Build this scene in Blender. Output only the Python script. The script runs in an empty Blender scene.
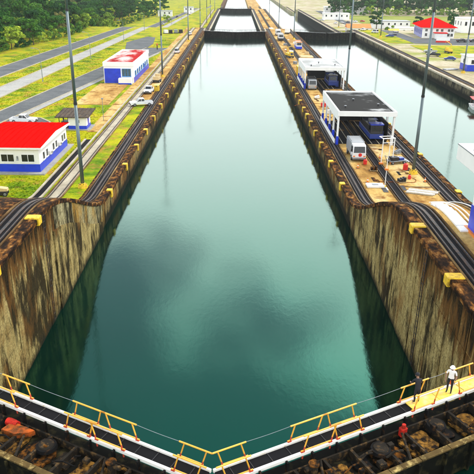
import bpy, math, random
import numpy as np
from mathutils import Vector, Matrix
random.seed(7)
S = bpy.context.scene
COL = S.collection
rad = math.radians
PI = math.pi

# ------------------------------------------------------------------ camera
CAM_LOC = (0.903, 0.0, 31.65)
PITCH, YAW, ROLL = 0.4025, 0.005, 0.0131
cp, sp, cy, sy = math.cos(PITCH), math.sin(PITCH), math.cos(YAW), math.sin(YAW)
fwd = Vector((sy*cp, cy*cp, -sp)); rgt = Vector((cy, -sy, 0)); upv = rgt.cross(fwd)
r2 = math.cos(ROLL)*rgt + math.sin(ROLL)*upv
u2 = -math.sin(ROLL)*rgt + math.cos(ROLL)*upv
cam = bpy.data.cameras.new('camera'); cam.sensor_width = 36; cam.lens = 36*614.5/474
cam.clip_start = 0.5; cam.clip_end = 12000
co = bpy.data.objects.new('camera', cam); COL.objects.link(co)
M = Matrix((r2, u2, -fwd)).transposed().to_4x4(); M.translation = CAM_LOC
co.matrix_world = M
S.camera = co

# ------------------------------------------------------------------ sky, sun, exposure
SUN_EL, SUN_AZ = 56.0, 72.0          # azimuth from +Y towards +X, degrees
w = bpy.data.worlds.new('World'); S.world = w; w.use_nodes = True
nt = w.node_tree; nt.nodes.clear()
sky = nt.nodes.new('ShaderNodeTexSky'); sky.sky_type = 'NISHITA'; sky.sun_disc = False
sky.sun_elevation = rad(SUN_EL); sky.sun_rotation = rad(SUN_AZ)
sky.air_density = 1.0; sky.dust_density = 3.0; sky.ozone_density = 1.0; sky.altitude = 0
bg = nt.nodes.new('ShaderNodeBackground'); bg.inputs['Strength'].default_value = 0.13
wo = nt.nodes.new('ShaderNodeOutputWorld')
# milky cloud layer over the whole sky: solid towards the horizon, broken overhead
CLOUD_OFF = (2.0, 1.1, 0)
wtc = nt.nodes.new('ShaderNodeTexCoord'); wsx = nt.nodes.new('ShaderNodeSeparateXYZ'); nt.links.new(wtc.outputs['Generated'], wsx.inputs[0])
def wmath(op, a, b, c=None):
    n = nt.nodes.new('ShaderNodeMath'); n.operation = op
    for i, v in enumerate((a, b, c)):
        if v is None: continue
        if hasattr(v, 'links'): nt.links.new(v, n.inputs[i])
        else: n.inputs[i].default_value = v
    return n.outputs[0]
zc = wmath('MAXIMUM', wsx.outputs[2], 0.0); zd = wmath('ADD', zc, .22)
wcb = nt.nodes.new('ShaderNodeCombineXYZ'); nt.links.new(wmath('DIVIDE', wsx.outputs[0], zd), wcb.inputs[0]); nt.links.new(wmath('DIVIDE', wsx.outputs[1], zd), wcb.inputs[1])
wmp = nt.nodes.new('ShaderNodeMapping'); wmp.inputs['Location'].default_value = CLOUD_OFF; nt.links.new(wcb.outputs[0], wmp.inputs[0])
wn = nt.nodes.new('ShaderNodeTexNoise'); wn.inputs['Scale'].default_value = 1.5; wn.inputs['Detail'].default_value = 4; wn.inputs['Roughness'].default_value = .5
nt.links.new(wmp.outputs[0], wn.inputs['Vector'])
wr = nt.nodes.new('ShaderNodeMapRange'); wr.interpolation_type = 'SMOOTHSTEP'
wr.inputs[1].default_value = .85; wr.inputs[2].default_value = 1.02
nt.links.new(wmath('MULTIPLY_ADD', zc, -.9, wmath('ADD', wn.outputs[0], .91)), wr.inputs[0])
wm = nt.nodes.new('ShaderNodeMix'); wm.data_type = 'RGBA'
wv = nt.nodes.new('ShaderNodeVectorMath'); wv.operation = 'SCALE'; wv.inputs[0].default_value = (10.2, 10.6, 10.6)
nt.links.new(wmath('MULTIPLY_ADD', zc, 2.0, 1.0), wv.inputs['Scale']); nt.links.new(wv.outputs[0], wm.inputs[7])
wr.inputs[3].default_value = .14; nt.links.new(wr.outputs[0], wm.inputs[0]); nt.links.new(sky.outputs[0], wm.inputs[6])
nt.links.new(wm.outputs[2], bg.inputs[0]); nt.links.new(bg.outputs[0], wo.inputs[0])
sl = bpy.data.lights.new('sun', 'SUN'); sl.energy = 1.7; sl.angle = rad(10); sl.color = (1, .95, .86)
so = bpy.data.objects.new('sun', sl); COL.objects.link(so)
sd = Vector((math.sin(rad(SUN_AZ))*math.cos(rad(SUN_EL)), math.cos(rad(SUN_AZ))*math.cos(rad(SUN_EL)), math.sin(rad(SUN_EL))))
so.rotation_euler = sd.to_track_quat('Z', 'Y').to_euler(); so.location = (0, 60, 120)
vs = S.view_settings
vs.view_transform = 'Standard'; vs.look = 'None'; vs.gamma = 1.0; vs.use_curve_mapping = False
vs.exposure = 0.36

S.cycles.max_bounces = 8; S.cycles.diffuse_bounces = 3; S.cycles.glossy_bounces = 3; S.cycles.transmission_bounces = 2; S.cycles.volume_bounces = 0
# ------------------------------------------------------------------ materials
MATS = {}
def nd(t, k, **kw):
    n = t.nodes.new(k)
    for a, b in kw.items(): setattr(n, a, b)
    return n
def mixc(t, fac, a, b, mode='MIX'):
    n = nd(t, 'ShaderNodeMix', data_type='RGBA', blend_type=mode)
    for i, v in ((0, fac), (6, a), (7, b)):
        if hasattr(v, 'links'): t.links.new(v, n.inputs[i])
        elif i == 0: n.inputs[0].default_value = v
        else: n.inputs[i].default_value = (*v[:3], 1)
    return n.outputs[2]
def noise(t, scale, vec=None, detail=4, rough=.6, stretch=None, dist=0.0, coord='pos', off=(0, 0, 0)):
    if vec is None:
        if coord == 'pos': vec = nd(t, 'ShaderNodeNewGeometry').outputs['Position']
        else: vec = nd(t, 'ShaderNodeTexCoord').outputs['Object']
    mp = nd(t, 'ShaderNodeMapping'); mp.inputs['Scale'].default_value = stretch or (1, 1, 1)
    mp.inputs['Location'].default_value = off
    t.links.new(vec, mp.inputs[0])
    n = nd(t, 'ShaderNodeTexNoise'); n.inputs['Scale'].default_value = scale
    n.inputs['Detail'].default_value = detail; n.inputs['Roughness'].default_value = rough
    n.inputs['Distortion'].default_value = dist
    t.links.new(mp.outputs[0], n.inputs['Vector'])
    return n.outputs[0]
def ramp(t, fac, stops, interp='LINEAR'):
    n = nd(t, 'ShaderNodeValToRGB'); n.color_ramp.interpolation = interp
    cr = n.color_ramp
    while len(cr.elements) < len(stops): cr.elements.new(.5)
    for e, (p, c) in zip(cr.elements, stops):
        e.position = p
        e.color = (c, c, c, 1) if isinstance(c, (int, float)) else (*c[:3], 1)
    t.links.new(fac, n.inputs[0])
    return n.outputs[0]
def new_mat(name):
    m = bpy.data.materials.new(name); m.use_nodes = True
    t = m.node_tree; b = t.nodes['Principled BSDF']; MATS[name] = m
    return m, t, b
def bump(t, b, h, strength=.3, dist=.05):
    n = nd(t, 'ShaderNodeBump'); n.inputs['Strength'].default_value = strength; n.inputs['Distance'].default_value = dist
    t.links.new(h, n.inputs['Height']); t.links.new(n.outputs[0], b.inputs['Normal'])
def simple(name, col, rough=.6, metal=0, var=.25, scale=1.5, dirt=None, dirt_amt=.35, stretch=None, coord='obj', bmp=0.0, spec=.5):
    """paint / metal / fabric: base colour, soft tone variation and optional dirt patches"""
    m, t, b = new_mat(name)
    n1 = noise(t, scale, coord=coord, stretch=stretch)
    lo = tuple(c*(1-var) for c in col); hi = tuple(min(1, c*(1+var*.6)) for c in col)
    c = mixc(t, ramp(t, n1, [(.3, 0), (.7, 1)]), lo, hi)
    if dirt:
        n2 = noise(t, scale*2.3, coord=coord, detail=6, stretch=stretch, off=(3.1, 7.7, 1.3))
        c = mixc(t, ramp(t, n2, [(1-dirt_amt-.12, 0), (1-dirt_amt+.12, 1)]), c, dirt)
    t.links.new(c, b.inputs['Base Color'])
    b.inputs['Roughness'].default_value = rough; b.inputs['Metallic'].default_value = metal
    b.inputs['Specular IOR Level'].default_value = spec
    if bmp: bump(t, b, noise(t, scale*6, coord=coord, detail=5), bmp)
    return m

# water: green harbour water; reflections carry the sky
def water_mat(name, deep, tint):
    m, t, b = new_mat(name)
    pos = nd(t, 'ShaderNodeNewGeometry').outputs['Position']
    c = mixc(t, ramp(t, noise(t, .045, detail=3), [(.35, 0), (.65, 1)]), tuple(.6*x for x in deep), deep)
    t.links.new(c, b.inputs['Base Color'])
    b.inputs['IOR'].default_value = 1.72
    b.inputs['Specular IOR Level'].default_value = .5
    b.inputs['Specular Tint'].default_value = (*tint, 1)
    b.inputs['Roughness'].default_value = .07
    n1 = noise(t, 2.1, detail=5, rough=.6, stretch=(1, .55, 1), dist=.4)
    n2 = noise(t, .12, detail=2, stretch=(1, .6, 1), off=(9, 2, 0))
    mx = nd(t, 'ShaderNodeMath', operation='MULTIPLY_ADD')
    t.links.new(n2, mx.inputs[0]); mx.inputs[1].default_value = 2.0; t.links.new(n1, mx.inputs[2])
    bump(t, b, mx.outputs[0], .09, .06)
    return m
water_mat('water', (.0001, .013, .008), (.0, 1.0, .62))

# stained lock-wall concrete: vertical run-off streaks, rust, dark tide band
def wall_mat(name, pale, mid, dark, rust, rust_amt, tide=None, runoff=False):
    m, t, b = new_mat(name)
    pos = nd(t, 'ShaderNodeNewGeometry').outputs['Position']
    s1 = noise(t, .75, pos, 7, .72, stretch=(1.0, 1.1, .26), dist=.5)
    s2 = noise(t, 1.0, pos, 7, .75, stretch=(1.6, 1.8, .55), dist=.4, off=(5, 1, 2))
    s3 = noise(t, .35, pos, 4, .6, stretch=(1, 1, .5), off=(1, 8, 3))
    c = mixc(t, ramp(t, s2, [(.33, 0), (.62, 1)]), mid, pale)
    s4 = noise(t, .16, pos, 3, .5, off=(7, 3, 5))
    am = nd(t, 'ShaderNodeMath', operation='MULTIPLY_ADD'); t.links.new(s4, am.inputs[0]); am.inputs[1].default_value = .55; t.links.new(s1, am.inputs[2])
    c = mixc(t, ramp(t, am.outputs[0], [(.72, 0), (.84, .95)]), c, dark)
    c = mixc(t, ramp(t, s3, [(1-rust_amt-.1, 0), (1-rust_amt+.1, .85)]), c, rust)
    c = mixc(t, ramp(t, noise(t, 1.6, pos, 6, .72, stretch=(1, 1, .4), off=(2, 2, 9)), [(.36, .7), (.47, 0)]), c, dark)
    sx = nd(t, 'ShaderNodeSeparateXYZ'); t.links.new(pos, sx.inputs[0])
    wv = nd(t, 'ShaderNodeTexWave'); wv.wave_type = 'BANDS'; wv.bands_direction = 'Z'; wv.inputs['Scale'].default_value = .17; wv.inputs['Distortion'].default_value = 1.2; wv.inputs['Detail'].default_value = 4
    t.links.new(pos, wv.inputs['Vector'])
    c = mixc(t, ramp(t, wv.outputs[1], [(.0, .22), (.03, 0)]), c, dark)
    if runoff:                         # rust and black run-off below the coping of the high wall
        rn = noise(t, .9, pos, 6, .7, stretch=(1, 1.2, .13), dist=.3, off=(3, 6, 1))
        h = nd(t, 'ShaderNodeMapRange'); t.links.new(sx.outputs[2], h.inputs[0]); h.inputs[1].default_value = 5.5; h.inputs[2].default_value = 11.5; h.inputs[3].default_value = 0; h.inputs[4].default_value = .42
        q = nd(t, 'ShaderNodeMath', operation='ADD'); t.links.new(rn, q.inputs[0]); t.links.new(h.outputs[0], q.inputs[1])
        c = mixc(t, ramp(t, q.outputs[0], [(.66, 0), (.76, .9)]), c, tuple(.6*v for v in rust))
        c = mixc(t, ramp(t, q.outputs[0], [(.78, 0), (.88, .95)]), c, dark)
    if tide is not None:
        a = nd(t, 'ShaderNodeMath', operation='MULTIPLY_ADD'); t.links.new(s2, a.inputs[0]); a.inputs[1].default_value = 1.6
        t.links.new(sx.outputs[2], a.inputs[2])
        f = nd(t, 'ShaderNodeMapRange'); t.links.new(a.outputs[0], f.inputs[0])
        f.inputs[1].default_value = tide+.6; f.inputs[2].default_value = tide+1.5
        f.inputs[3].default_value = 1; f.inputs[4].default_value = 0
        c = mixc(t, f.outputs[0], c, (.012, .014, .010))
    t.links.new(c, b.inputs['Base Color']); b.inputs['Roughness'].default_value = .85; b.inputs['Specular IOR Level'].default_value = .06
    gr = noise(t, 9.0, pos, 6, .75, stretch=(1, 1, .6), off=(1, 5, 7))
    c = mixc(t, ramp(t, gr, [(.38, .8), (.50, 0)]), c, tuple(.25*v for v in mid)); t.links.new(c, b.inputs['Base Color'])
    bump(t, b, noise(t, 3.0, pos, 7, .75, stretch=(1, 1, .4)), 1.0, .2)
    return m
wall_mat('wall_concrete', (.58, .46, .19), (.28, .19, .06), (.010, .008, .005), (.26, .115, .026), .36, tide=.2, runoff=True)
wall_mat('streaked_concrete', (.50, .44, .24), (.26, .21, .09), (.008, .007, .005), (.42, .22, .03), .40, tide=.2)
wall_mat('low_wall_concrete', (.38, .29, .12), (.14, .09, .032), (.012, .010, .006), (.28, .10, .02), .42, tide=1.0)
wall_mat('far_wall_concrete', (.26, .22, .13), (.10, .09, .06), (.022, .022, .020), (.14, .08, .04), .30, tide=1.2)

def ground_mat(name, stops, scale, bm=.4, extra=None, rough=.95, stretch=None):
    m, t, b = new_mat(name)
    n = noise(t, scale, detail=7, rough=.65, stretch=stretch)
    c = ramp(t, n, stops)
    f = noise(t, scale*14, detail=4, rough=.7)
    c = mixc(t, ramp(t, f, [(.3, .45), (.7, 0)]), c, tuple(.35*x for x in stops[0][1]))
    if extra:
        col, amt, sc = extra
        c = mixc(t, ramp(t, noise(t, sc, detail=5, off=(4, 4, 1)), [(1-amt-.07, 0), (1-amt+.07, .9)]), c, col)
    t.links.new(c, b.inputs['Base Color']); b.inputs['Roughness'].default_value = rough
    b.inputs['Specular IOR Level'].default_value = .08
    bump(t, b, f, bm, .1)
    return m
ground_mat('grass', [(.32, (.05, .14, .003)), (.43, (.18, .27, .004)), (.54, (.40, .40, .004)), (.72, (.52, .42, .010))], .17, extra=((.34, .18, .035), .40, .30))
ground_mat('far_grass', [(.3, (.14, .20, .03)), (.5, (.26, .30, .05)), (.7, (.38, .36, .10))], .05)
ground_mat('yard', [(.30, (.16, .075, .018)), (.43, (.44, .25, .065)), (.56, (.62, .42, .14)), (.75, (.74, .60, .34))], .2, bm=.25, extra=((.17, .06, .010), .40, .45), stretch=(1, .35, 1))
ground_mat('far_yard', [(.30, (.30, .24, .13)), (.5, (.46, .40, .26)), (.7, (.60, .56, .44))], .08, bm=.2, extra=((.24, .28, .05), .42, .06))
ground_mat('asphalt', [(.3, (.085, .095, .10)), (.6, (.14, .15, .155)), (.8, (.19, .19, .18))], .2, bm=.15, rough=.85)
ground_mat('pale_path', [(.3, (.30, .30, .28)), (.6, (.42, .42, .39)), (.8, (.50, .49, .44))], .15, bm=.15)
ground_mat('kerb_concrete', [(.3, (.34, .30, .22)), (.6, (.52, .47, .36)), (.8, (.60, .56, .46))], .4, bm=.3)
ground_mat('track_bed', [(.3, (.004, .004, .006)), (.55, (.012, .012, .014)), (.75, (.05, .045, .04))], .5, bm=.4, rough=.8, stretch=(1, .25, 1))
ground_mat('track_kerb', [(.3, (.03, .02, .012)), (.5, (.14, .08, .03)), (.7, (.42, .28, .12))], .5, bm=.3, stretch=(1, .25, 1))
ground_mat('rust_strip', [(.40, (.010, .007, .005)), (.50, (.05, .022, .008)), (.60, (.26, .105, .022)), (.72, (.55, .36, .12))], 1.7, bm=.5, stretch=(1, .5, 1))
simple('rail_steel', (.03, .027, .026), .6, .2, .4, 2, dirt=(.14, .06, .02), dirt_amt=.40, coord='pos')
simple('yellow_paint', (.78, .50, .015), .6, 0, .2, 1.2, dirt=(.26, .13, .015), dirt_amt=.40, coord='pos')
simple('white_paint', (.80, .80, .78), .5, 0, .06, .8, dirt=(.60, .58, .52), dirt_amt=.30)
simple('bright_white', (.82, .82, .80), .5, 0, .05, .8)
simple('blue_paint', (.010, .045, .55), .3, 0, .2, .8)
simple('light_blue_paint', (.03, .26, .66), .45, 0, .2, .8)
simple('red_roof', (.66, .003, .002), .95, 0, .3, .9, dirt=(.50, .006, .003), dirt_amt=.3, spec=.0)
simple('faded_red_roof', (.40, .012, .012), .9, 0, .25, .10, spec=.1, dirt=(.74, .70, .66), dirt_amt=.45, stretch=(1, .35, 1))
simple('brown_roof', (.05, .033, .02), .8, 0, .4, .9, dirt=(.18, .12, .06), dirt_amt=.36)
simple('glass', (.012, .016, .02), .12, 0, .3, 2)
simple('pale_glass', (.05, .10, .13), .15, 0, .3, 2)
simple('dark_metal', (.020, .020, .022), .55, .3, .4, 2, dirt=(.07, .045, .02), dirt_amt=.33)
simple('black_steel', (.004, .004, .004), .8, 0, .5, 1.4, dirt=(.09, .04, .010), dirt_amt=.34, spec=.15)
simple('grey_metal', (.24, .26, .28), .45, .4, .2, 2)
simple('mast_paint', (.13, .17, .18), .45, .5, .2, 1, stretch=(1, 1, .1))
simple('mast_far', (.20, .23, .24), .5, .3, .2, 1)
simple('tyre', (.012, .012, .012), .8, 0, .3, 5)
simple('car_white', (.74, .75, .76), .25, 0, .05, 1)
simple('car_silver', (.42, .44, .46), .3, .4, .08, 1)
simple('car_red', (.55, .02, .015), .3, 0, .1, 1)
simple('car_blue', (.02, .05, .26), .3, 0, .1, 1)
simple('car_dark', (.02, .022, .026), .3, 0, .1, 1)
simple('machine_yellow', (.75, .48, .02), .45, 0, .15, 1, dirt=(.35, .2, .04), dirt_amt=.3)
simple('orange_paint', (.72, .20, .02), .5, 0, .2, 1.5)
simple('red_paint', (.62, .018, .010), .5, 0, .2, 1.5)
simple('tan_cover', (.60, .44, .22), .8, 0, .2, 1)
simple('handrail_yellow', (.85, .42, .04), .45, 0, .12, 1.4, dirt=(.45, .14, .03), dirt_amt=.30, coord='pos')
simple('handrail_red', (.50, .06, .025), .5, 0, .2, 3, coord='pos')
simple('stringer_white', (.80, .78, .72), .5, 0, .1, 1.4, dirt=(.62, .42, .12), dirt_amt=.30, coord='pos')
simple('grating', (.004, .004, .005), .8, 0, .3, 4, spec=.15)
simple('walk_yellow', (.86, .60, .06), .5, 0, .12, 1, dirt=(.75, .50, .26), dirt_amt=.42, coord='pos')
simple('gate_rust', (.20, .075, .010), .9, 0, .6, 1.5, dirt=(.007, .006, .004), dirt_amt=.56, coord='pos', bmp=.7, spec=.1)
simple('gate_ochre', (.30, .15, .026), .9, 0, .5, 1.5, dirt=(.010, .007, .005), dirt_amt=.53, coord='pos', bmp=.7, spec=.1)
simple('gate_grey', (.016, .013, .009), .85, 0, .4, 1.6, dirt=(.16, .09, .028), dirt_amt=.36, coord='pos', spec=.15)
simple('gate_red', (.45, .015, .006), .7, 0, .4, 2, dirt=(.10, .02, .01), dirt_amt=.40, coord='pos', spec=.2)
simple('gate_orange', (.42, .085, .010), .8, 0, .5, 1.4, dirt=(.06, .03, .010), dirt_amt=.50, coord='pos', spec=.15)
simple('gate_face', (.006, .006, .004), .85, 0, .5, .7, dirt=(.06, .05, .018), dirt_amt=.36, coord='pos', spec=.1)
simple('gate_rim', (.10, .065, .02), .85, 0, .5, 1.2, dirt=(.50, .38, .14), dirt_amt=.36, coord='pos', spec=.15)
simple('skin', (.28, .15, .09), .6, 0, .1, 8)
simple('shirt_white', (.82, .82, .80), .85, 0, .08, 6)
simple('cloth_dark', (.014, .014, .018), .9, 0, .3, 6)
simple('bark', (.09, .06, .035), .9, 0, .4, 3)
def wet_roof_mat(name, dry, wet, amt):
    m, t, b = new_mat(name)
    n = noise(t, .16, coord='obj', detail=4)
    f = ramp(t, n, [(1-amt-.06, 0), (1-amt+.06, 1)])
    t.links.new(mixc(t, f, dry, wet), b.inputs['Base Color'])
    rr = nd(t, 'ShaderNodeMapRange'); t.links.new(f, rr.inputs[0]); b.inputs['Specular IOR Level'].default_value = .18; rr.inputs[3].default_value = .95; rr.inputs[4].default_value = .06
    t.links.new(rr.outputs[0], b.inputs['Roughness'])
    b.inputs['IOR'].default_value = 1.6
    return m
wet_roof_mat('wet_roof', (.010, .010, .009), (.02, .02, .02), .40)
wet_roof_mat('wet_pale_roof', (.30, .31, .30), (.40, .42, .42), .5)
def leaf_mat(name, cols):
    m, t, b = new_mat(name)
    oi = nd(t, 'ShaderNodeObjectInfo').outputs['Random']
    n = noise(t, .9, coord='obj', detail=4)
    c = ramp(t, n, [(.32, cols[0]), (.5, cols[1]), (.68, cols[2])])
    hs = nd(t, 'ShaderNodeHueSaturation'); t.links.new(c, hs.inputs['Color'])
    mr = nd(t, 'ShaderNodeMapRange'); t.links.new(oi, mr.inputs[0]); mr.inputs[3].default_value = .55; mr.inputs[4].default_value = 1.5
    t.links.new(mr.outputs[0], hs.inputs['Value'])
    mh = nd(t, 'ShaderNodeMapRange'); t.links.new(oi, mh.inputs[0]); mh.inputs[3].default_value = .515; mh.inputs[4].default_value = .475
    t.links.new(mh.outputs[0], hs.inputs['Hue'])
    t.links.new(hs.outputs[0], b.inputs['Base Color'])
    b.inputs['Roughness'].default_value = .7
    b.inputs['Specular IOR Level'].default_value = .12
    return m
leaf_mat('leaf_dark', [(.004, .028, .006), (.010, .065, .010), (.03, .12, .014)])
leaf_mat('leaf_mid', [(.009, .052, .006), (.028, .12, .010), (.08, .21, .016)])
leaf_mat('leaf_lime', [(.07, .16, .012), (.16, .27, .018), (.26, .36, .03)])
leaf_mat('leaf_olive', [(.08, .09, .02), (.15, .16, .04), (.23, .20, .06)])

# ------------------------------------------------------------------ mesh helpers
class MB:
    def __init__(s): s.v = []; s.f = []; s.m = []
    def add(s, vs, fs, mi=0):
        o = len(s.v); s.v += [tuple(v) for v in vs]; s.f += [tuple(i+o for i in f) for f in fs]; s.m += [mi]*len(fs); return s
    def box(s, x0, x1, y0, y1, z0, z1, mi=0, c=0.0):
        if c <= 0:
            return s.add([(x0,y0,z0),(x1,y0,z0),(x1,y1,z0),(x0,y1,z0),(x0,y0,z1),(x1,y0,z1),(x1,y1,z1),(x0,y1,z1)],
                         [(3,2,1,0),(4,5,6,7),(0,1,5,4),(1,2,6,5),(2,3,7,6),(3,0,4,7)], mi)
        # chamfered on the vertical and top edges
        r = lambda d: [(x0+c-d+0,y0,0),(x1-c+d,y0,0)]
        ring = [(x0+c,y0),(x1-c,y0),(x1,y0+c),(x1,y1-c),(x1-c,y1),(x0+c,y1),(x0,y1-c),(x0,y0+c)]
        top = [(x0+2*c,y0+c),(x1-2*c,y0+c),(x1-c,y0+2*c),(x1-c,y1-2*c),(x1-2*c,y1-c),(x0+2*c,y1-c),(x0+c,y1-2*c),(x0+c,y0+2*c)]
        vs = [(x,y,z0) for x,y in ring]+[(x,y,z1-c) for x,y in ring]+[(x,y,z1) for x,y in top]
        fs = [tuple(range(7,-1,-1)), tuple(range(16,24))]
        for k in range(8):
            j = (k+1) % 8
            fs += [(k,j,j+8,k+8),(k+8,j+8,j+16,k+16)]
        return s.add(vs, fs, mi)
    def prism(s, prof, w, mi=0, taper=None):
        """profile in x,z extruded over y (+-w/2); taper(z)->scale of y"""
        n = len(prof); tp = taper or (lambda z: 1)
        vs = [(x,-w/2*tp(z),z) for x,z in prof]+[(x,w/2*tp(z),z) for x,z in prof]
        fs = [tuple(range(n)), tuple(range(2*n-1,n-1,-1))]
        for k in range(n):
            j = (k+1) % n; fs.append((j,k,k+n,j+n))
        return s.add(vs, fs, mi)
    def cyl(s, p0, p1, r0, r1=None, n=10, mi=0, cap=True):
        r1 = r0 if r1 is None else r1
        p0, p1 = Vector(p0), Vector(p1); d = (p1-p0).normalized()
        a = d.orthogonal().normalized(); b = d.cross(a)
        vs = []
        for p, r in ((p0, r0), (p1, r1)):
            for k in range(n):
                t = 2*PI*k/n; vs.append(p+a*(r*math.cos(t))+b*(r*math.sin(t)))
        fs = [(k,(k+1)%n,(k+1)%n+n,k+n) for k in range(n)]
        if cap: fs += [tuple(range(n-1,-1,-1)), tuple(range(n,2*n))]
        return s.add(vs, fs, mi)
    def tube(s, pts, r, n=6, mi=0):
        for a, b in zip(pts, pts[1:]): s.cyl(a, b, r, r, n, mi)
        return s
    def quad(s, a, b, c, d, mi=0): return s.add([a,b,c,d], [(0,1,2,3)], mi)
    def mesh(s, name, mats):
        me = bpy.data.meshes.new(name); me.from_pydata(s.v, [], s.f)
        for m in (mats if isinstance(mats, (list, tuple)) else [mats]): me.materials.append(MATS[m])
        if max(s.m, default=0) > 0: me.polygons.foreach_set('material_index', s.m)
        me.update(); return me
    def build(s, name, mats, parent=None, smooth=False, bevel=0.0):
        me = s.mesh(name, mats)
        if smooth:
            for p in me.polygons: p.use_smooth = True
        return put(name, me, parent, bevel)
def put(name, me, parent=None, bevel=0.0, loc=None, rz=None):
    o = bpy.data.objects.new(name, me); COL.objects.link(o)
    if parent: o.parent = parent
    if loc: o.location = loc
    if rz is not None: o.rotation_euler = (0, 0, rz)
    if bevel:
        b = o.modifiers.new('bevel', 'BEVEL'); b.width = bevel; b.segments = 2; b.limit_method = 'ANGLE'
    return o
def tag(o, label, cat, group=None):
    o['label'] = label; o['category'] = cat
    if group: o['group'] = group
    return o
def thing(name, label, cat, loc=(0,0,0), rz=0, group=None):
    o = bpy.data.objects.new(name, None); COL.objects.link(o); o.location = loc; o.rotation_euler = (0,0,rz)
    o.empty_display_size = .3
    return tag(o, label, cat, group)
def struct(o): o['kind'] = 'structure'; return o
def part(name, mats, parent, f, bevel=0.0, smooth=False):
    mb = MB(); f(mb); return mb.build(name, mats, parent, smooth, bevel)
def bx(name, mat, parent, x0, x1, y0, y1, z0, z1, bevel=0.0):
    return MB().box(x0,x1,y0,y1,z0,z1).build(name, mat, parent, bevel=bevel)
def copy_tree(o, parent=None):
    c = o.copy(); COL.objects.link(c); c.parent = parent
    for ch in o.children: copy_tree(ch, c)
    return c

# ------------------------------------------------------------------ long profile of the locks
def sm(t): t = max(0, min(1, t)); return t*t*(3-2*t)
def ZW(y):
    """height of the lock-wall tops and of the land along the canal"""
    z = 11.4 - 8.1*sm((y-53)/28)
    z -= 5.5*sm((y-376)/30)
    z -= 5.0*sm((y-725)/30)
    return z
def ylist(y0, y1, flat=30):
    ys = {y0, y1}
    for a, b, st in ((-300,50,25),(50,84,1.5),(84,372,12),(372,410,3),(410,720,20),(720,760,4),(760,1500,60)):
        y = a
        while y < b:
            if y0 < y < y1: ys.add(y)
            y += st
    return sorted(ys)
def strip(name, mat, xa, xb, y0, y1, dz=0.0, thick=None, parent=None, fxa=None, fxb=None, ny=None):
    """sheet (or slab) following ZW(y) between x=xa and x=xb"""
    mb = MB(); ys = ylist(y0, y1)
    A = fxa or (lambda y: xa); B = fxb or (lambda y: xb)
    vs = []; fs = []
    for y in ys: vs += [(A(y), y, ZW(y)+dz), (B(y), y, ZW(y)+dz)]
    n = len(ys)
    for k in range(n-1): fs.append((2*k, 2*k+1, 2*k+3, 2*k+2))
    if thick:
        o = len(vs)
        for y in ys: vs += [(A(y), y, ZW(y)+dz-thick), (B(y), y, ZW(y)+dz-thick)]
        for k in range(n-1):
            fs += [(2*k, 2*k+2, o+2*k+2, o+2*k), (2*k+1, o+2*k+1, o+2*k+3, 2*k+3)]
        fs += [(0, o, o+1, 1), (2*n-2, 2*n-1, o+2*n-1, o+2*n-2)]
    mb.add(vs, fs)
    return mb.build(name, mat, parent)

HW = 16.76                      # half width of a chamber
CR = 33.2                       # right side of the centre wall
FR = 66.4                       # far side of the right chamber
# ------------------------------------------------------------------ water
def sheet(name, mat, x0, x1, y0, y1, z):
    o = MB().quad((x0,y0,z),(x1,y0,z),(x1,y1,z),(x0,y1,z)).build(name, mat); return struct(o)
sheet('water', 'water', -HW-.5, HW+.5, 23, 357, 0)
struct(MB().add([(-HW-.5,-300,8.2),(HW+.5,-300,8.2),(HW+.5,28.2,8.2),(0,19.8,8.2),(-HW-.5,28.2,8.2)], [(0,1,2,3,4)]).build('water', 'water'))
sheet('water', 'water', -HW-.5, HW+.5, 357, 712, -5.3)
sheet('water', 'water', -HW-.5, HW+.5, 712, 3000, -10.3)
sheet('water', 'water', CR-.4, FR+.4, 28, 357, 0)
sheet('water', 'water', CR-.4, FR+.4, 357, 712, -8.6)
sheet('water', 'water', CR-.4, FR+.4, 712, 3000, -10.3)

# ------------------------------------------------------------------ land
def land(name, mat, xa, xb, dz):
    o = strip(name, mat, xa, xb, -300, 1500, dz)
    return struct(o)
land('ground', 'grass', -900, -21.6, -.06)
land('ground', 'far_yard', FR+5.4, 1200, -.06)
o = MB().quad((-6000,1490,-7.3),(6000,1490,-7.3),(6000,9000,-7.3),(-6000,9000,-7.3)).build('ground', 'far_grass'); struct(o)

# ------------------------------------------------------------------ lock walls
def wall_body(parent, xa, xb, y0, y1, mat):
    ys = ylist(y0, y1); vs = []; fs = []
    for y in ys: vs += [(xa,y,-16),(xa,y,ZW(y)),(xb,y,ZW(y)),(xb,y,-16)]
    for k in range(len(ys)-1):
        a = 4*k
        fs += [(a,a+4,a+5,a+1),(a+1,a+5,a+6,a+2),(a+2,a+6,a+7,a+3)]
    n = 4*(len(ys)-1); fs += [(0,1,2,3),(n+3,n+2,n+1,n)]
    return MB().add(vs, fs).build('body', mat, parent)
def yz_slab(mb, pts, xf, xb):
    """polygon in y,z extruded from x=xf to x=xb"""
    n = len(pts)
    vs = [(xf,y,z) for y,z in pts]+[(xb,y,z) for y,z in pts]
    fs = [tuple(range(n)), tuple(range(2*n-1,n-1,-1))]
    for k in range(n):
        j = (k+1)%n; fs.append((j,k,k+n,j+n))
    mb.add(vs, fs)
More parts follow.
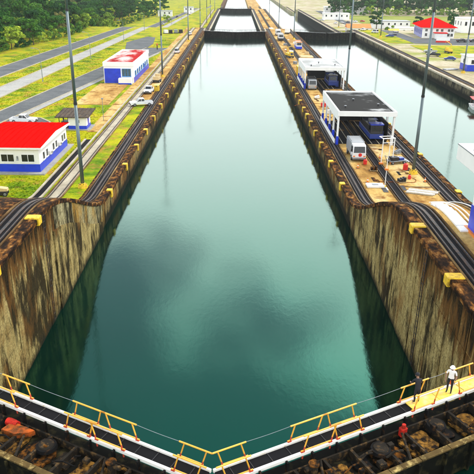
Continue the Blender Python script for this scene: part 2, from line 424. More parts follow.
def face_panels(parent, x, s, spans, drop=0.0):
    """s: direction from the wall towards the water"""
    for (y0, y1, step, gap, mat) in spans:
        y = y0
        while y < y1-.1:
            a, b = y+gap/2, min(y+step, y1)-gap/2
            pr = .02+random.random()*.07
            n = max(1, int((b-a)/1.2)) if 50 < b and a < 84 else (3 if 370 < b and a < 410 else 1)
            top = [(a+(b-a)*k/n, ZW(a+(b-a)*k/n)-.32-drop) for k in range(n+1)]
            mt = 'streaked_concrete' if (s > 0 and x < 0 and a > 55 and b < 78.2) else mat
            lo = -14; lowest = min(z for _, z in top)
            for lift in ((2.7, 5.5, 8.3) if mat == 'wall_concrete' and a > 20 else ()):     # pour lifts with open joints
                if lift < lowest-.8:
                    mb = MB(); yz_slab(mb, [(b,lo),(a,lo),(a,lift-.03),(b,lift-.03)], x+s*(pr+.05*random.random()), x-s*.2); mb.build('wall_panel', mt, parent); lo = lift+.03
            mb = MB(); yz_slab(mb, [(b,lo),(a,lo)]+top, x+s*pr, x-s*.2)
            mb.build('wall_panel', mt, parent); y += step
def coping(parent, x, s, spans):
    for (y0, y1, step, gap, mat) in spans:
        y = y0
        while y < y1-.1:
            a, b = y+gap/2, min(y+step, y1)-gap/2
            n = max(1, int((b-a)/1.2)) if 50 < b and a < 84 else (3 if 370 < b and a < 410 else 1)
            h = .10+random.random()*.04
            vs = []; fs = []
            x0, x1 = x+s*(.10+random.random()*.05), x-s*.95
            for k in range(n+1):
                yy = a+(b-a)*k/n; z = ZW(yy); vs += [(x0,yy,z-.34),(x0,yy,z+h-.06),(x0-s*.06,yy,z+h),(x1,yy,z+h),(x1,yy,z-.02)]
            for k in range(n):
                for i in range(4): fs.append((5*k+i,5*k+5+i,5*k+6+i,5*k+i+1))
            fs += [(0,1,2,3,4), tuple(5*n+i for i in (4,3,2,1,0))]
            MB().add(vs, fs).build('coping_stone', mat, parent); y += step
def yellow_pads(parent, x, s, ys):
    for y in ys:
        z = ZW(y); up = y < 56; l = .46 if up else .36+random.random()*.22
        mb = MB()
        sl = (ZW(y+.5)-ZW(y-.5))
        xi = x-s*(.98 if up else .5); mb.box(min(x+s*.30,xi), max(x+s*.30,xi), -l, l, -.5 if up else -.85, .24, 0, .05)
        o = mb.build('yellow_pad', 'yellow_paint', parent); o.location = (0, y, z); o.rotation_euler = (math.atan(sl), 0, 0)
        if not up:
            pass
SP_NEAR = (-18.0, 78.1, 4.1, .10, 'wall_concrete')
SP_LOW = (78.1, 151.9, 4.1, .10, 'low_wall_concrete')
SP_FAR = (151.9, 357.0, 10.25, .14, 'low_wall_concrete')
SP_END = (357.0, 700.0, 49.0, .2, 'far_wall_concrete')
CSP = [(-18.0, 78.1, 4.1, .05, 'rust_strip'), (78.1, 151.9, 4.1, .05, 'rust_strip'), (151.9, 357.0, 10.25, .06, 'rust_strip'), (357, 700, 49, .1, 'kerb_concrete')]

LW = thing('lock_wall', 'stained concrete lock wall left of the chamber, beside the grass bank', 'lock wall')
wall_body(LW, -HW, -21.7, -300, 1500, 'rust_strip')
face_panels(LW, -HW, 1, [SP_NEAR, SP_LOW, SP_FAR, SP_END]); coping(LW, -HW, 1, CSP)
yellow_pads(LW, -HW, 1, [40.8, 51.2, 82.8, 95.8, 108, 120, 132.5, 146, 160, 176, 193, 212, 233, 256, 282, 310])
mb = MB(); ys = [55.0+k*1.0 for k in range(22)]
yz_slab(mb, [(76.2,-13.9),(55,-13.9)]+[(y, ZW(y)-2.7+.05*random.random()) for y in ys], -HW+.20, -HW-.1)
o = mb.build('concrete_facing', 'wall_concrete', LW); o['label'] = 'rough concrete facing standing proud below the curved ramp'
CW = thing('lock_wall', 'wide concrete centre wall between the two chambers, carrying canopies and trucks', 'lock wall')
wall_body(CW, HW, CR, -300, 1500, 'yard')
face_panels(CW, HW, -1, [SP_NEAR, SP_LOW, SP_FAR, SP_END]); coping(CW, HW, -1, CSP)
face_panels(CW, CR, 1, [(60, 700, 80, .2, 'far_wall_concrete')])
coping(CW, CR, 1, [(60, 357, 9.9, .06, 'rust_strip'), (357, 700, 49, .1, 'kerb_concrete')])
yellow_pads(CW, HW, -1, [40.3, 50.3, 87, 98.9, 111.3, 120.5, 129.1, 136.5, 143.9, 153, 162.2, 172, 183, 194.6, 207, 221, 236, 252, 270, 290, 312])
yellow_pads(CW, CR, 1, [84, 104, 128, 150])
RW = thing('lock_wall', 'dark concrete lock wall on the far side of the right chamber', 'lock wall')
wall_body(RW, FR, FR+5.5, -300, 1500, 'far_yard')
face_panels(RW, FR, -1, [(100, 357, 10.28, .14, 'far_wall_concrete'), (357, 700, 49, .2, 'far_wall_concrete')])
coping(RW, FR, -1, [(100, 357, 10.28, .06, 'kerb_concrete'), (357, 700, 49, .1, 'kerb_concrete')])

def ladder(parent, x, s, y):
    t = part('ladder', 'rail_steel', parent, lambda m: (m.cyl((x+s*.22,y-.25,.3),(x+s*.22,y-.25,ZW(y)-.1),.035,.035,6), m.cyl((x+s*.22,y+.25,.3),(x+s*.22,y+.25,ZW(y)-.1),.035,.035,6)))
    for k in range(int(ZW(y)/.6)): part('rung', 'rail_steel', t, lambda m: m.cyl((x+s*.22,y-.25,.5+k*.6),(x+s*.22,y+.25,.5+k*.6),.025,.025,5))
ladder(LW, -HW, 1, 52.3); ladder(CW, HW, -1, 45.4)
rp = random.Random(3)
for k in range(46):                    # steel cover plates and drain gratings set in the centre wall paving
    y = 84+rp.random()**1.6*230; x = rp.choice([rp.uniform(20.7,23.0), rp.uniform(25.4,29.3)]); a, c = rp.uniform(.3,.9), rp.uniform(.3,1.2)
    o = bx('steel_plate', rp.choice(['rust_strip','gate_rust','dark_metal','gate_ochre','white_paint','track_bed']), CW, x-a/2, x+a/2, y-c, y+c, ZW(y)-.05, ZW(y)+.02+.03*rp.random())
for k in range(16):
    y = 86+k*14.2; bx('drain_grating', 'track_bed', CW, 20.45, 29.9, y, y+.28, ZW(y)-.05, ZW(y)+.009)
# ------------------------------------------------------------------ towing tracks
def track(name, label, xc, wd, y0, y1, mat='track_bed', rack=True, kerbs='track_kerb'):
    t = thing(name, label, 'track')
    strip('bed', mat, xc-wd/2, xc+wd/2, y0, y1, .012, None, t)
    for d in (-wd*.34, wd*.34): strip('rail', 'rail_steel', xc+d-.06, xc+d+.06, y0, y1, .15, .16, t)
    if rack: strip('rack', 'rail_steel', xc-.14, xc+.14, y0, y1, .07, .07, t)
    if kerbs:
        for d in (-wd/2-.2, wd/2+.02): strip('kerb', kerbs, xc+d, xc+d+.18, y0, y1, .12, .13, t)
    return t
track('towing_track', 'dark rack track along the left lock wall edge, running over the ramp', -18.85, 1.7, -60, 900)
track('return_track', 'pale concrete return track with rails beside the left grass verge', -23.9, 1.9, 20, 700, 'kerb_concrete', False)
track('towing_track', 'dark rack track along the chamber edge of the centre wall', 18.85, 1.7, -60, 900)
track('return_track', 'narrow dark return track down the middle of the centre wall', 24.3, 1.5, 30, 700, 'track_bed', False)
track('towing_track', 'dark rack track along the right edge of the centre wall', 31.2, 2.2, 40, 900)
track('towing_track', 'rack track along the far right lock wall', 68.8, 2.0, 60, 900)
o = strip('verge', 'grass', -22.7, -20.25, 74, 900, .03); struct(o)
o = strip('kerb', 'kerb_concrete', -25.75, -25.45, 60, 300, .14, .2); struct(o)
o = strip('drain', 'track_bed', -26.7, -25.76, 76, 112, .01); struct(o)
o = strip('kerb', 'kerb_concrete', -27.0, -26.71, 76, 112, .16, .2); struct(o)
o = strip('rust_strip', 'rust_strip', -22.8, -20.25, 20, 74, .03); struct(o)

# ------------------------------------------------------------------ roads on the left bank
def lx(a, b):  # line through (y,x) pairs
    (y0, x0), (y1, x1) = a, b
    return lambda y: x0+(x1-x0)*(y-y0)/(y1-y0)
def road(name, mat, la, lb, y0, y1, dz, kerb=True):
    o = strip(name, mat, 0, 0, y0, y1, dz, None, None, la, lb); struct(o)
    if kerb:
        for l, s in ((la, -1), (lb, 1)):
            k = strip('kerb', 'kerb_concrete', 0, 0, y0, y1, dz+.12, .25, None, (lambda y, l=l, s=s: l(y)+min(0, s*.22)), (lambda y, l=l, s=s: l(y)+max(0, s*.22))); struct(k)
road('road', 'asphalt', lx((204.8,-75.6),(353,-66.9)), lx((184,-68.3),(328.7,-61.0)), 60, 900, .02)
road('path', 'pale_path', lx((167,-62.2),(308,-56.5)), lx((152.7,-57.1),(300,-52.2)), 60, 800, .03)
road('road', 'asphalt', lx((136,-51.2),(205,-43.6)), lx((129,-46.6),(187,-38.6)), 60, 268, .024)
# pale kerb-side lane along the second road and the parking bay by the pickup
road('path', 'pale_path', lx((129,-46.35),(187,-38.4)), lx((129,-44.4),(187,-37.0)), 132, 250, .034, False)
mb = MB(); pts = [(-47,112),(-38.2,114.5),(-36.6,118),(-36.3,122),(-37.6,126),(-40.5,129.6),(-46.3,131)]
mb.add([(x,y,ZW(y)+.03) for x,y in pts], [tuple(range(len(pts)))]); struct(mb.build('parking_bay', 'asphalt'))
mb = MB(); a = pts[1:]
for (xa,ya),(xb,yb) in zip(a, a[1:]):
    d = Vector((xb-xa,yb-ya,0)).normalized(); n = Vector((d.y,-d.x,0))*.35; z0 = ZW(ya)
    p = [Vector((xa,ya,z0)),Vector((xb,yb,z0)),Vector((xb,yb,z0))+n,Vector((xa,ya,z0))+n]
    up = Vector((0,0,.14)); mb.add([*p,*[q+up for q in p]], [(3,2,1,0),(4,5,6,7),(0,1,5,4),(1,2,6,5),(2,3,7,6),(3,0,4,7)])
struct(mb.build('kerb', 'kerb_concrete'))
mb = MB(); pts = [(-44.6,262),(-36.5,262),(-36,285),(-38.6,314),(-43,318),(-48.5,289)]
mb.add([(x,y,ZW(y)+.028) for x,y in pts], [tuple(range(len(pts)))]); struct(mb.build('turning_bay', 'asphalt'))
# worn earth service strip beside the striped-roof building
o = strip('service_strip', 'yard', -28.0, -25.8, 118, 420, .012); struct(o)
o = strip('service_strip', 'yard', -22.7, -20.25, 152, 420, .045); struct(o)
o = strip('service_strip', 'yard', -37.2, -29, 145, 176, .010); struct(o)
# right bank lanes
road('road', 'asphalt', lambda y: 84.5, lambda y: 91.5, 300, 700, .02, False)
mb = MB(); mb.box(91.5, 150, 296, 327, ZW(300)-.3, ZW(300)+.016); struct(mb.build('car_park', 'asphalt'))
o = strip('lawn', 'grass', 80, 120, 246, 292, .02); struct(o)
o = strip('lawn', 'grass', 72, 84, 300, 440, .02); struct(o)
o = strip('lawn', 'far_grass', 100, 420, 470, 620, .02); struct(o)

# ------------------------------------------------------------------ lock gates
GATE_Z = 10.45
def near_leaf(side, label):
    """side -1: left leaf, +1: right leaf; local x runs from the wall to the mitre, local d*y is upstream"""
    ang = math.atan2(-8.5, 16.76)
    t = thing('lock_gate', label, 'lock gate', (side*HW, 30.5, GATE_Z), ang if side < 0 else PI-ang)
    L = 18.79; d = -1 if side < 0 else 1            # d*y: upstream (towards the camera)
    def Y(a, b): return (min(d*a, d*b), max(d*a, d*b))
    def b(name, mat, x0, x1, a, c, z0, z1, par=t, bev=0.0):
        y0, y1 = Y(a, c); return bx(name, mat, par, x0, x1, y0, y1, z0, z1, bev)
    b('gate_body', 'gate_face', -.2, L, .25, 3.30, -14.5, -.95)
    b('upstream_plate', 'gate_face', -.2, L, 3.32, 3.5, -14.5, -.42)
    # top rim in lengths, with bolts of the plate ribs below it
    x = -.2
    while x < L-.1:
        e = min(x+1.88, L); b('rim_plate', 'gate_rim', x+.02, e-.02, 3.26, 3.56, -.42, -.34); x = e
    for k in range(11): b('face_rib', 'gate_face', .6+k*1.75, .72+k*1.75, 3.52, 3.66, -6, -.48)
    # open cells of the gate top: cross ribs and rusty cover plates
    for k in range(12): b('cross_rib', 'gate_grey', .3+k*1.63, .44+k*1.63, 1.25, 3.24, -.94, -.46+.04*random.random())
    b('long_rib', 'gate_grey', 0, L, 1.15, 1.24, -.94, -.5)
    pat = [(0.5,1.85,.9,'gate_grey'),(2.2,1.2,1.5,'gate_rust'),(4.0,1.6,1.7,'gate_ochre'),(5.9,1.1,1.2,'gate_rust'),(7.2,1.9,1.75,'gate_ochre'),(9.3,1.7,1.6,'gate_rust'),(11.2,.9,1.0,'gate_grey'),(12.4,2.1,1.8,'gate_ochre'),(14.8,1.2,1.2,'gate_rust'),(16.3,1.9,1.5,'gate_ochre')]
    if side > 0: pat = [(x0, w_, dp*.82, ('black_steel' if i % 3 == 0 else m)) for i, (x0, w_, dp, m) in enumerate(pat)]
    for i, (x0, w_, dp, m) in enumerate(pat):
        st = 1.35+.35*random.random()
        n = 22; o_ = []                          # cover plate with a corroded, uneven outline
        for k in range(n):
            a_ = 2*PI*k/n; ca, sa = math.cos(a_), math.sin(a_)
            q = 1/max(abs(ca), abs(sa)); q *= .88+.14*random.random()
            o_.append((x0+w_/2+ca*q*w_/2, d*(st+dp/2+sa*q*dp/2)))
        if d > 0: pass
        zz = -.80+.03*random.random()
        mb = MB(); mb.add([(x,y,zz) for x,y in o_]+[(x,y,zz-.12) for x,y in o_], [tuple(range(n))]+[((k+1)%n,k,k+n,(k+1)%n+n) for k in range(n)])
        mb.build('cover_plate', m, t)
    # hatches, fittings and diagonal braces
    for x0, a in ((6.6,1.75),(10.4,1.9),(15.6,2.0)):
        h = part('hatch', 'black_steel', t, lambda m: m.cyl((x0,d*a,-.6),(x0,d*a,-.42),.55,.5,18))
        part('hatch_lid', 'gate_grey', h, lambda m: m.cyl((x0,d*a,-.419),(x0,d*a,-.36),.40,.36,18))
    for x0 in (3.1, 8.6, 13.6, 17.4):
        part('brace', 'gate_grey', t, lambda m: m.cyl((x0,d*1.3,-.44),(x0+1.0,d*3.2,-.44),.07,.07,8))
    for x0, a in ((1.7,2.4),(14.2,1.6)):
        g = part('pump', 'gate_grey', t, lambda m: (m.cyl((x0,d*a,-.9),(x0,d*a,-.15),.22,.2,12), m.cyl((x0,d*a,-.3),(x0+.5,d*a,-.3),.12,.12,10)))
        part('flange', 'gate_rust', g, lambda m: m.cyl((x0,d*a,-.15),(x0,d*a,-.08),.27,.27,12))
    if side < 0:
        o = part('motor', 'gate_red', t, lambda m: (m.box(7.4,7.9,-1.7,-1.3,-.75,-.25,0,.05), m.cyl((7.4,-1.5,-.4),(8.1,-1.5,-.4),.2,.2,12)))
        o = part('motor_cover', 'gate_orange', t, lambda m: m.add([(7.75,-1.5,-.3),(9.25,-1.45,-.32),(9.10,-1.75,-.3),(8.50,-2.15,-.3),(7.67,-2.2,-.3),(7.75,-1.5,-.6),(9.25,-1.45,-.6),(9.10,-1.75,-.6),(8.50,-2.15,-.6),(7.67,-2.2,-.6)], [(4,3,2,1,0),(0,1,6,5),(1,2,7,6),(2,3,8,7),(3,4,9,8),(4,0,5,9)]))
    else:
        o = part('motor', 'gate_red', t, lambda m: (m.box(8.35,8.75,1.25,1.55,-.7,-.2,0,.05), m.cyl((8.55,1.42,-.2),(8.55,1.42,0),.12,.1,12)))
        part('guard_bar', 'stringer_white', t, lambda m: m.cyl((.2,1.9,.35),(3.4,2.5,.35),.07,.07,8))
    rj = random.Random(5+side)
    for k in range(9):
        x0, a0 = rj.uniform(.6,L-1), rj.uniform(1.45,3.0); ll, an = rj.uniform(.5,1.3), rj.choice([0,0,.25,1.3]); r_ = rj.uniform(.03,.08)
        part('pipe', rj.choice(['gate_rust','gate_grey','black_steel','gate_ochre']), t, lambda m: m.tube([(x0,d*a0,-.5),(x0+ll*math.cos(an)*.5,d*a0+ll*math.sin(an)*.5,-.36),(x0+ll*math.cos(an),d*a0+ll*math.sin(an),-.55)], r_, 6))
    for k in range(9):
        x0, a0 = rj.uniform(.6,L-1), rj.uniform(1.4,2.8); w_, h_ = rj.uniform(.12,.4), rj.uniform(.08,.25)
        b('fitting', rj.choice(['gate_rust','gate_grey','black_steel','gate_ochre']), x0, x0+w_, a0, a0+w_*rj.uniform(.5,1.2), -.62, -.5+h_, t, .02)
    # walkway with white stringers
    wk = b('walkway', 'grating', 0, L-.1, .08, .78, -.10, -.04)
    for k in range(18): b('grating_bar', 'dark_metal', .6+k*1.02, 0.64+k*1.02, .09, .77, -.038, -.012, wk)
    b('stringer', 'stringer_white', 0, L-.05, -.06, .07, -.11, .08, t, .02); b('stringer', 'stringer_white', 0, L-.05, .79, .94, -.11, .08, t, .02)
    for k in range(13): b('bracket', 'black_steel', .8+k*1.45, .9+k*1.45, .945, 1.14, -.7, .0)
    if side > 0:
        for k, (x0, x1) in enumerate(((.3,1.9),(1.94,3.6),(3.64,5.4),(5.44,7.3))): b('floor_plate', 'walk_yellow', x0, x1, .09, .77, -.03, .0+.012*(k % 2))
    else:
        for k, (x0, x1) in enumerate(((.3,1.7),(1.74,3.2),(3.24,5.3))): b('floor_plate', 'walk_yellow', x0, x1, .09, .77, -.03, .0)
    # fold-down handrails: pairs leaning alternately
    H = 1.02; LN = .30
    segs = [(2.4,3.9,1),(6.3,7.7,-1),(10.6,12.1,1),(13.0,14.6,-1),(17.0,18.2,1)]
    for off, dx in ((-.02, 0), (.87, .35)):
        yy = d*off
        for i, (xa, xb, ln) in enumerate(segs):
            xa_, xb_ = xa+dx*ln*.6, xb+dx*ln*.6
            top = lambda x: (x+ln*LN, yy, H)
            ext = .28
            r = part('handrail', 'handrail_yellow', t, lambda m: (m.tube([(xa_+ln*LN-ext,yy,H),(xb_+ln*LN+ext,yy,H)], .042, 8), m.tube([(xa_-.1,yy,.16),(xb_+.1,yy,.16)], .036, 6)))
            for x in (xa_, xb_):
                p = part('post', 'handrail_yellow', r, lambda m: m.cyl((x+ln*LN*.36,yy,.36),top(x),.036,.036,8))
                part('post_foot', 'handrail_red', r, lambda m: (m.cyl((x-ln*LN*.06,yy+d*.02,-.12 if off < .5 else -.3),(x+ln*LN*.36,yy,.36),.042,.038,8), m.box(x-.1,x+.1,yy-.06,yy+.06,.081,.14)))
            if off < .5 and i < len(segs)-1 and (i % 2 == 1 or i == 0):
                x1 = xb_+ln*LN+ext; x2 = segs[i+1][0]+dx*segs[i+1][2]*.6+segs[i+1][2]*LN-ext
                pts = [(x1+(x2-x1)*k/6, yy, H-.03*math.sin(PI*k/6)) for k in range(7)]
                part('chain', 'grey_metal', t, lambda m: m.tube(pts, .012, 5))
    return t
LEAF_L = near_leaf(-1, 'left leaf of the nearest mitre gate with red motor and folding handrails')
LEAF_R = near_leaf(1, 'right leaf of the nearest mitre gate with yellow walkway plates at its end')

def far_leaf(x_wall, x_mid, y, top, bottom, label, group=None):
    sgn = 1 if x_mid > x_wall else -1
    dx = x_mid-x_wall; ang = math.atan2(-abs(dx)*.4, dx); L = math.hypot(dx, dx*.4)
    t = thing('lock_gate', label, 'lock gate', (x_wall, y, top), ang, group)
    d = -1 if sgn > 0 else 1
    def Y(a, b): return (min(d*a, d*b), max(d*a, d*b))
    def b(name, mat, x0, x1, a, c, z0, z1, par=t):
        y0, y1 = Y(a, c); return bx(name, mat, par, x0, x1, y0, y1, z0, z1)
    b('gate_body', 'gate_face', -.3, L, 0, 2.4, bottom-top, -.3)
    for k in range(9): b('face_rib', 'gate_face', .8+k*2, 1.0+k*2, 2.4, 2.62, bottom-top, -.35)
    wk = b('walkway', 'dark_metal', 0, L-.1, .1, 2.3, -.298, -.16)
    for off in (.1, 2.3):
        r = part('handrail', 'gate_grey', t, lambda m: (m.tube([(.3,d*off,.85),(L-.4,d*off,.85)], .05, 5), m.tube([(.3,d*off,.4),(L-.4,d*off,.4)], .035, 5)))
        for k in range(7): part('post', 'gate_grey', r, lambda m: m.cyl((.4+k*2.9,d*off,-.2),(.4+k*2.9,d*off,.85),.05,.05,5))
    return t
far_leaf(-HW, 0, 357, 3.6, -14, 'left leaf of the dark gate closing the long chamber')
far_leaf(HW, 0, 357, 3.6, -14, 'right leaf of the dark gate closing the long chamber')
far_leaf(-HW, 0, 712, -1.2, -14, 'left leaf of the farthest dark gate at the top of the photo')
far_leaf(HW, 0, 712, -1.2, -14, 'right leaf of the farthest dark gate at the top of the photo')
xm = (CR+FR)/2
far_leaf(CR, xm, 357, 3.7, -14, 'near-wall leaf of the dark gate across the right chamber')
far_leaf(FR, xm, 357, 3.7, -14, 'far-bank leaf of the dark gate across the right chamber')

# ------------------------------------------------------------------ buildings
def window(parent, axis, face, a0, a1, z0, z1, out, frame='white_paint', panes=2, glass='glass'):
    """window on a wall: axis 'x' -> wall plane y=face, spans x a0..a1; axis 'y' -> wall plane x=face, spans y"""
    def B(name, mat, p0, p1, q0, q1, d0, d1, par):
        lo, hi = sorted((face+out*d0, face+out*d1))
        return bx(name, mat, par, p0, p1, lo, hi, q0, q1) if axis == 'x' else bx(name, mat, par, lo, hi, p0, p1, q0, q1)
    wn = B('window', glass, a0, a1, z0, z1, .004, .03, parent)
    f = .07
    mb = MB()
    rects = [(a0-f,a1+f,z1,z1+f),(a0-f,a1+f,z0-f,z0),(a0-f,a0,z0,z1),(a1,a1+f,z0,z1)]
    for k in range(1, panes): c = a0+(a1-a0)*k/panes; rects.append((c-.035,c+.035,z0,z1))
    for p0,p1,q0,q1 in rects:
        lo, hi = sorted((face+out*.003, face+out*.09))
        mb.box(p0,p1,lo,hi,q0,q1) if axis == 'x' else mb.box(lo,hi,p0,p1,q0,q1)
    mb.build('frame', frame, wn)
    B('sill', frame, a0-.12, a1+.12, z0-f-.07, z0-f-.002, .003, .16, wn)
    return wn

# red-roofed office on the left edge
gz = ZW(95)
b = thing('red_roof_office', 'low white and blue office with bright red roof, at the left edge', 'building', (-34.2, 99.2, gz))
bx('plinth', 'pale_path', b, -6.3, 6.1, -9.3, 9.0, -.3, .14)
bx('wall', 'white_paint', b, -5.2, 5.2, -8.2, 8.0, .141, 3.9)
bx('blue_band', 'blue_paint', b, -5.23, 5.23, -8.23, -8.202, .142, 1.35)
bx('blue_band', 'blue_paint', b, 5.202, 5.235, -8.2, 8.0, .142, 1.35)
for x0 in (-3.9, -.55, 2.55): window(b, 'x', -8.2, x0, x0+1.9, 1.75, 2.85, -1)
for y0 in (-6.4, -4.6, -.9, .8, 4.6, 6.0): window(b, 'y', 5.2, y0, y0+.9, 1.6, 2.7, 1, panes=1)
def unit(name, x0, x1, y0, y1, z0, z1):
    u = bx(name, 'white_paint', b, x0, x1, y0, y1, z0, z1, .03)
    part('fan', 'dark_metal', u, lambda m: m.cyl((x1+.002,(y0+y1)/2,(z0+z1)/2),(x1+.02,(y0+y1)/2,(z0+z1)/2),.22,.22,12))
unit('air_conditioner', 5.24, 5.6, -3.2, -2.3, 1.5, 2.1); unit('air_conditioner', 5.24, 5.6, 2.4, 3.3, 1.5, 2.1)
part('wall_lamp', 'grey_metal', b, lambda m: (m.box(1.78,2.02,-8.36,-8.203,2.2,2.6,0,.03), m.cyl((1.9,-8.33,2.2),(1.9,-8.4,1.95),.12,.16,10)))
roof = bx('roof', 'red_roof', b, -5.75, 5.75, -8.75, 8.6, 3.901, 4.06)
bx('fascia', 'white_paint', roof, -5.74, 5.74, -8.80, -8.752, 3.78, 4.05); bx('fascia', 'white_paint', roof, 5.752, 5.80, -8.8, 8.6, 3.78, 4.05)
for k in range(12):                     # roofing sheets, low double pitch
    x0 = -5.75+k*.9584; x1 = x0+.9584
    mb = MB()
    for (ya, yb, za, zb) in ((-8.78, 0, 4.065, 4.62), (0, 8.63, 4.62, 4.065)):
        mb.add([(x0,ya,za),(x1,ya,za),(x1,yb,zb),(x0,yb,zb),(x0,ya,za-.004),(x1,ya,za-.004)], [(0,1,2,3),(4,5,1,0)])
        mb.add([(x1-.03,ya,za),(x1+.03,ya,za),(x1+.03,yb,zb),(x1-.03,yb,zb),(x1-.03,ya,za+.08),(x1+.03,ya,za+.08),(x1+.03,yb,zb+.08),(x1-.03,yb,zb+.08)] if k < 11 else
               [(x1-.03,ya,za),(x1,ya,za),(x1,yb,zb),(x1-.03,yb,zb),(x1-.03,ya,za+.08),(x1,ya,za+.08),(x1,yb,zb+.08),(x1-.03,yb,zb+.08)],
               [(4,5,6,7),(0,1,5,4),(1,2,6,5),(2,3,7,6),(3,0,4,7)])
    mb.build('roof_sheet', 'red_roof', roof)
mb = MB(); mb.add([(5.75,-8.78,4.0),(5.75,0,4.0),(5.75,8.63,4.0),(5.75,8.63,4.07),(5.75,0,4.62),(5.75,-8.78,4.07)], [(0,1,4,5),(1,2,3,4)])
mb.add([(-5.75,-8.78,4.0),(-5.75,0,4.0),(-5.75,8.63,4.0),(-5.75,8.63,4.07),(-5.75,0,4.62),(-5.75,-8.78,4.07)], [(5,4,1,0),(4,3,2,1)])
mb.build('gable', 'white_paint', roof)

# open shed with dark brown roof
b = thing('brown_roof_shed', 'small white and blue shed with dark brown lean-to roof, on the lawn', 'shed', (-31.0, 121.6, ZW(121)))
bx('plinth', 'pale_path', b, -3.0, 3.4, -2.4, 2.4, -.2, .1)
bx('wall', 'white_paint', b, -.9, 2.6, -1.8, 1.8, .101, 2.5); bx('blue_band', 'blue_paint', b, -.93, 2.63, -1.83, 1.83, .102, .75)
window(b, 'x', -1.83, .5, 1.3, 1.3, 1.9, -1, panes=1); bx('door', 'blue_paint', b, 2.602, 2.64, -.5, .5, .76, 2.1)
for x in (-2.7, -1.9): 
    for y in (-1.7, 1.7): bx('post', 'dark_metal', b, x-.06, x+.06, y-.06, y+.06, .1, 2.6)
bx('bench', 'dark_metal', b, -2.6, -1.0, -.8, 1.2, .101, 1.3)
rf = part('roof', 'brown_roof', b, lambda m: m.add([(-3.3,-2.6,2.45),(3.3,-2.6,2.45),(3.7,2.5,3.25),(-2.7,2.5,3.25),(-3.3,-2.6,2.6),(3.3,-2.6,2.6),(3.7,2.5,3.4),(-2.7,2.5,3.4)], [(3,2,1,0),(4,5,6,7),(0,1,5,4),(1,2,6,5),(2,3,7,6),(3,0,4,7)]))
for k in range(9):
    u = k/8
    part('roof_batten', 'brown_roof', rf, lambda m: m.cyl((-3.2+6.4*u,-2.55,2.63),(-2.6+6.2*u,2.45,3.43),.05,.05,5))

# long building with worn red and white roof
gz = ZW(190)
b = thing('worn_roof_workshop', 'long white workshop with faded red and white roof and blue roller door', 'building', (-32.0, 192.5, gz))
bx('wall', 'bright_white', b, -4.15, 4.15, -16, 16, -.3, 5.2)
bx('parapet', 'bright_white', b, -4.3, 4.3, -16.15, -15.9, 4.6, 5.75); bx('parapet', 'bright_white', b, 4.02, 4.3, -15.89, 16.1, 4.6, 5.7); bx('parapet', 'bright_white', b, -4.3, -4.02, -15.89, 16.1, 4.6, 5.7); bx('parapet', 'bright_white', b, -4.01, 4.01, 15.8, 16.1, 4.6, 5.7)
d_ = bx('roller_door', 'blue_paint', b, -3.95, .6, -16.10, -16.003, .02, 4.0)
for k in range(14): bx('slat', 'blue_paint', d_, -3.9, .55, -16.13, -16.102, .08+k*.28, .30+k*.28)
window(b, 'x', -16, 1.0, 3.4, 1.9, 3.9, -1, 'light_blue_paint', 3, 'pale_glass')
an = bx('annex', 'bright_white', b, .2, 3.8, -18.2, -16.16, -.1, 1.55); bx('annex_base', 'blue_paint', an, .18, 3.82, -18.22, -18.202, -.1, .35)
bx('blue_band', 'blue_paint', b, 4.152, 4.19, -15.6, 15.6, -.2, 1.5)
for y0 in (-13.5, -9.5, -5.5, -1.5, 2.5, 6.5, 10.5): window(b, 'y', 4.15, y0, y0+2.2, 1.7, 3.0, 1, 'light_blue_paint', 2, 'pale_glass')
bx('door', 'blue_paint', b, 4.152, 4.21, 4.9, 6.2, 0, 2.6)
rf = bx('roof', 'faded_red_roof', b, -4.01, 4.01, -15.89, 15.79, 5.201, 5.3)
for k in range(16):
    y0 = -15.89+k*1.98
    mb = MB()
    mb.add([(-4.0,y0,5.31),(0,y0,5.62),(0,y0+1.95,5.62),(-4.0,y0+1.95,5.31),(4.0,y0,5.31),(4.0,y0+1.95,5.31)], [(0,1,2,3),(1,4,5,2)])
    mb.add([(-4.0,y0+1.9,5.31),(0,y0+1.9,5.62),(4.0,y0+1.9,5.31),(-4.0,y0+1.9,5.37),(0,y0+1.9,5.68),(4.0,y0+1.9,5.37),(-4.0,y0+1.97,5.37),(0,y0+1.97,5.68),(4.0,y0+1.97,5.37)], [(0,1,4,3),(1,2,5,4),(3,4,7,6),(4,5,8,7)])
    mb.build('roof_sheet', 'faded_red_roof', rf)

